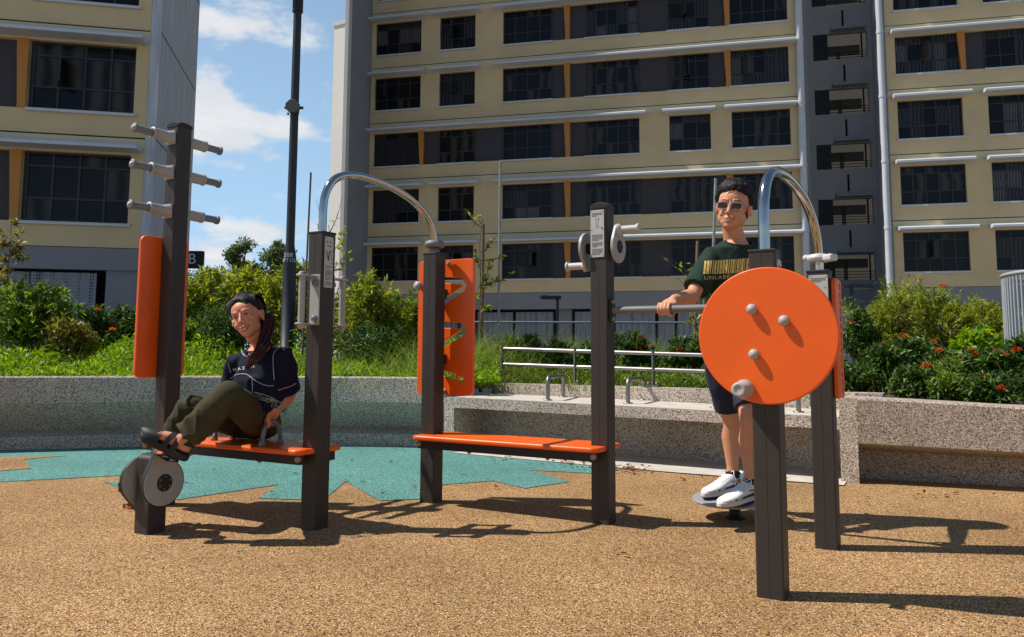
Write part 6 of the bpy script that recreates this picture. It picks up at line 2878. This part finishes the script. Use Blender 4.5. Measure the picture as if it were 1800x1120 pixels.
toeL, heeL = Wn(268, 769, 3.87), Wn(327, 798, 3.87)
elR2 = Wn(408, 700, 4.47)
wrR2 = h2 + Z * .15
mb = MB()
hw_.shapes(mb, .87)
mb.tube([hw_.P(0, -.02, -.05), hw_.P(.0, -.022, -.095), nk.lerp(hw_.P(0, -.02, -.1), .4), nk, nk - Z * .05], [.046, .044, .045, .050, .075], 20)
loft(mb, [(nk - Z * .03, wb, wf, .08, .05), (ch_ + Z * .05, wb, wf, .125, .08), (wa_, wb, wf, .115, .08), (pe_, wb, wf, .15, .10)])
for sh, el, wr in ((sL, elw, wrw), (sR, elR2, wrR2)):
    limb(mb, [sh, sh.lerp(el, .5), el], [.036, .038, .036], 18)
    limb(mb, [el, el.lerp(wr, .25), el.lerp(wr, .55), el.lerp(wr, .82), wr], [.040, .042, .037, .029, .0255], 18)
grip_hand(mb, htop + Z * .0, W, wrw, -1, U * .9 + Z * .3, .0125, 1.02, .0175, 100, -70)
grip_hand(mb, h2 + Z * .122, W, wrR2 + Z * .02, 1, -U, .0125, .92, .0165, 100, -70)
for hp, kn_, an in ((hipL, kneL, ankL), (hipR, kneR, ankR)):
    limb(mb, [hp, hp.lerp(kn_, .5), kn_], [.08, .068, .05], 18)
    limb(mb, [kn_, kn_.lerp(an, .3), kn_.lerp(an, .65), an], [.048, .048, .037, .031], 18)
# left foot: heel, arch, ball and toes
fd_ = (toeL - heeL).normalized()
fn = V((-fd_.z * fd_.x, -fd_.z * fd_.y, 1)).normalized()
fn = (Z - fd_ * fd_.z).normalized()
fs_ = fn.cross(fd_)
loft(mb, [(heeL + fn * .030 - fd_ * .006, fs_, fn, .018, .020), (heeL + fn * .034 + fd_ * .015, fs_, fn, .027, .032), (heeL + fn * .038 + fd_ * .06, fs_, fn, .028, .036), (heeL + fn * .034 + fd_ * .11, fs_, fn, .031, .028), (heeL + fn * .028 + fd_ * .16, fs_, fn, .038, .020), (heeL + fn * .022 + fd_ * .195, fs_, fn, .038, .014)], 20)
mb.tube([ankL, heeL + fn * .045 + fd_ * .035], [.032, .032], 16)
for i in range(5):
    off = (-.028 + .0145 * i)
    ln = (.030, .034, .031, .027, .022)[i]
    a = heeL + fn * .020 + fd_ * .192 + fs_ * off
    limb(mb, [a, a + fd_ * ln * .55 + fn * .003, a + fd_ * ln - fn * .002], [.0085, .008, .007], 10)
ftR = ankR - Z * .06
loft(mb, [(ftR - W * -.03, U, Z, .025, .028), (ftR - W * .04, U, Z, .03, .03), (ftR - W * .12, U, Z, .036, .018), (ftR - W * .17, U, Z, .03, .012)], 16)
mb.tube([ankR, ftR], [.031, .03], 14)
body = organic(mb, .0036, 7, .5)
bvw = bvh_of(body)
hw_.surface(bvw)
link_mesh("body", body, M_skin_w, WOM)
hw_.face(WOM, M_lip_w, 1.25, .0040, .0056, .0020)
# hair drawn back, with a reddish tail over the shoulder
mb = MB()


def hl_w(x, y, z):
    f = .086 - abs(x + .012) * .62
    return z - piece(y, ((-.13, -.08), (-.045, -.075), (-.030, .0), (-.004, .006), (.024, .030), (.050, min(.060, f + .01)), (.066, f), (.13, f)))


hw_.hair_cap(mb, hl_w, bvw, .015, 150, 5, wave=.0008)
rg = random.Random(4)
ps = []
for i in range(420):
    x0 = rg.uniform(-.070, .070)
    ax_ = abs(x0)
    z0 = (.094 - ax_ * .5 if ax_ < .05 else .066 - (ax_ - .05) * 1.6) + rg.uniform(-.004, .006)
    y0 = .060 - ax_ * .45
    e_ = rg.uniform(.000, .005)
    ps.append(smooth_path([hw_.P(x0, y0 + .002, z0), hw_.P(x0 * 1.12, .02, min(.127, .130 - ax_ * .55) + e_), hw_.P(x0 * 1.12 + .008, -.045, .130 - ax_ * .62 + e_), hw_.P(.02 + x0 * .75, -.100, .070 - ax_ * .3), hw_.P(.032 + x0 * .3, -.120, .01)], 4))
strands(mb, ps, .0016)
mb.ball(hw_.P(.035, -.105, .0), .034, 14)
tail = [hw_.P(.045, -.100, .0), hw_.P(.082, -.06, -.035), Wn(468, 592, 4.16), Wn(461, 612, 4.10), Wn(449, 630, 4.085), Wn(436, 646, 4.09)]
ps = []
for i in range(330):
    r = rg.uniform(0, 1) ** .5
    a = rg.uniform(0, 6.28)
    wd_ = (.020, .036, .040, .040, .034, .016)
    pts = []
    for j, p in enumerate(tail):
        pts.append(p + (hw_.l * math.cos(a + j * .25) + Z * math.sin(a + j * .25) * .8 + V((0, -.3, 0))) * (r * wd_[j]))
    ps.append(smooth_path(pts[:rg.choice((5, 6, 6, 6))], 4))
strands(mb, ps[:190], .0024, 1)
strands(mb, ps[190:], .0022, 0)
flyaway(mb, hw_, 90, 12, .018)
mb.build("hair", [M_hair, M_hairr], WOM)
mb = MB()
mb.ball(hw_.P(.081, -.004, -.040), .0035, 10)
mb.build("earring", M_chrome, WOM)

# navy T-shirt with pale stitched seams
M_nv2 = mat("navy_jersey", lin((25, 29, 48)), .85, spec=.2, var=.15, vscale=30, bump=.25, bscale=500)
mb = MB()
loft(mb, [(nk - Z * .012, wb, wf, .060, .052), (nk - Z * .035, wb, wf, .078, .062), (nk - Z * .065, wb, wf, .105, .076), (nk - Z * .10, wb, wf, .132, .092), (nk.lerp(ch_, .75), wb, wf, .146, .108), (ch_, wb, wf, .150, .122), (ch_.lerp(wa_, .5), wb, wf, .148, .116), (wa_, wb, wf, .150, .118), (wa_.lerp(pe_, .35), wb, wf, .155, .122)], 36, 0, 2.3)
for sh, el, k_ in ((sL, elw, .90), (sR, elR2, .8)):
    e = sh.lerp(el, k_)
    mb.tube([sh.lerp(nk, .45) - Z * .035, sh - Z * .004, sh.lerp(e, .35), sh.lerp(e, .7), e], [.044, .054, .060, .064, .066], 22)
shirt = organic(mb, .006, 6, .5)
folds(shirt, .008, 5.5, (2, 2, 1.0), 6.0)
creases(shirt, .009, 7.0, (1.3, 1.3, 1.3), 2.0)
wbv = bvh_of(shirt)
CL = cut_neck(shirt, nk - Z * .016, (Z * .80 + wf * .60).normalized(), "collar", None)
WS = link_mesh("t_shirt", shirt, M_nv2, WOM)
M_seam = mat("pale_seam", lin((176, 174, 172)), .8)


def seam(pts, r=.0022):
    p = drape(wbv, smooth_path2(pts), .0008)
    if len(p) > 2:
        mb_ = MB()
        mb_.tube(p, r, 6)
        mb_.build("seam", M_seam, WS)


def smooth_path2(pts):
    return [(q.x, q.y) for q in smooth_path([V((p[0], p[1], 0)) for p in pts], 6)]


seam([(428, 603), (424.5, 612), (427, 622), (433, 626.5), (438, 626.5)], .003)
seam([(473, 602), (482, 605), (489.5, 612)])
seam([(500, 616), (495, 611), (488, 613), (481.5, 621), (480, 634), (480.5, 652), (482, 668)])
seam([(402, 640), (403.5, 648), (406, 655)])
seam([(405, 666), (413, 660), (425, 657.5), (435, 659), (446, 667), (458, 674), (470, 678), (481, 678)])
seam([(443, 666), (444, 676), (443, 692)])
seam([(488.5, 686), (500, 682.5), (511, 679), (520, 674)])
drape_text("lettering", WS, wbv, "MAZAH", (410, 650.5), (447, 644.5), 7, M_white, .0018, 1.5)
CL.build("collar", M_nv2, WS)

# olive trousers
M_olv = mat("olive_cotton", lin((70, 66, 48)), .9, spec=.15, var=.12, vscale=18, bump=.3, bscale=300)
mb = MB()
loft(mb, [(wa_.lerp(pe_, .2), wb, wf, .142, .108), (pe_ + Z * .02, wb, wf, .155, .118), (pe_ - Z * .01, wb, wf, .15, .12)], 28)
mb.ball(V((pe_.x, pe_.y, SEATZ + .09)), (.145, .11, .088), 24, axes=(U, W, Z))
hemL = kneL.lerp(ankL, .90)
limb(mb, smooth_path([hipL, hipL.lerp(kneL, .5) - Z * .008, kneL], 4), [.094, .093, .090, .086, .082, .077, .072, .068, .066], 22)
mb.tube(smooth_path([kneL, kneL.lerp(hemL, .3), kneL.lerp(hemL, .65) + Z * -.006, hemL], 3), [.066, .067, .069, .071, .072, .072, .072, .072, .072, .072], 22)
hemR = kneR.lerp(ankR, .9)
limb(mb, smooth_path([hipR, hipR.lerp(kneR, .5), kneR], 4), [.094, .092, .088, .085, .081, .077, .072, .068, .066], 22)
mb.tube([kneR, kneR.lerp(hemR, .3), kneR.lerp(hemR, .65), hemR], [.066, .067, .066, .060], 22)
tr = organic(mb, .006, 5, .5)
folds(tr, .007, 4.0, (1.2, 1.2, 2.4), 2.0)
creases(tr, .017, 9.0, (1.6, 1.2, 1.0), 7.0)
# the seat stops the cloth
for v in tr.vertices:
    if v.co.z < SEATZ + .003 and (v.co - PC[1]).dot(sd) > .2 and abs((V((v.co.x, v.co.y, 0)) - PC[1]).dot(sn)) < .17:
        v.co.z = SEATZ + .003
TRS = link_mesh("trousers", tr, M_olv, WOM)
mb = MB()
for k in range(7):
    a = Wn(447 + k * 3, 690 + k * 1.5, 3.99)
    rgk = random.Random(k)
    mb.tube(smooth_path([a, a + V((.03, .0, -.02 + rgk.uniform(-.02, .02))), a + V((.06 + rgk.uniform(0, .03), 0.02, -.03)), a + V((.08, .03, -.06 - rgk.uniform(0, .03)))], 4), .0016, 5)
mb.build("drawstring", mat("grey_green_cord", lin((120, 122, 104)), .9), TRS)

# black sandals
M_sand2 = mat("black_sandal", lin((24, 23, 23)), .6, var=.15, vscale=40)


def sandal(heel, fd, fn, name="sandal"):
    fs = fn.cross(fd)
    ol = [(-.02, .0), (-.012, .024), (.03, .036), (.10, .034), (.16, .045), (.205, .045), (.230, .030), (.241, 0)]
    pts = [V((a, b, 0)) for a, b in ol] + [V((a, -b, 0)) for a, b in reversed(ol[1:-1])]
    sm = [tuple(p.xy) for p in smooth_path(pts + pts[:1], 5)][:-1]
    me = slab_mesh([sm], .034, .010, frame(heel - fn * .012, fd, fs), 3)
    # toe spring
    for v in me.vertices:
        t = max(0, (v.co - heel).dot(fd) - .15) / .12
        v.co += fn * (.020 * t * t)
    s_ = link_mesh(name, me, M_sand2, WOM)
    # bumper over the toes
    mb = MB()
    vs = []
    for (a, wdt, h0) in ((.135, .043, .056), (.165, .047, .050), (.195, .048, .042), (.222, .038, .032), (.244, .014, .018)):
        for k in range(11):
            t = math.pi * k / 10
            vs.append(heel + fd * a + fs * (wdt * math.cos(t)) + fn * (.002 + h0 * math.sin(t) ** .7 + .02 * ((a - .15) / .12) ** 2))
    mb.add(vs, [(i * 11 + k, i * 11 + k + 1, (i + 1) * 11 + k + 1, (i + 1) * 11 + k) for i in range(4) for k in range(10)], 0, True)
    mb.build("toe_cap", M_sand2, s_)
    for (a, wdt, h0, bw) in ((.165, .043, .052, .016), (.100, .038, .074, .013), (.058, .036, .090, .013)):
        mb = MB()
        vs = []
        for e in (-bw, bw):
            for k in range(13):
                t = math.pi * k / 12
                vs.append(heel + fd * (a + e - .012 * math.sin(t)) + fs * (wdt * math.cos(t)) + fn * (h0 * math.sin(t) ** .6))
        mb.add(vs, [(k, k + 1, 14 + k, 13 + k) for k in range(12)], 0, True)
        mb.build("strap", M_sand2, s_)
    mb = MB()
    vs = []
    for z_ in (.045, .075):
        for k in range(11):
            t = math.pi * .5 + math.pi * k / 10
            vs.append(heel + fd * (.03 + .05 * math.cos(t)) + fs * (.034 * math.sin(t)) + fn * z_)
    mb.add(vs, [(k, k + 1, 12 + k, 11 + k) for k in range(10)], 0, True)
    mb.build("heel_strap", M_sand2, s_)
    return s_


sandal(heeL - fn * .004, fd_, fn)
sandal(ftR + W * .04 - Z * .03, -W, Z)
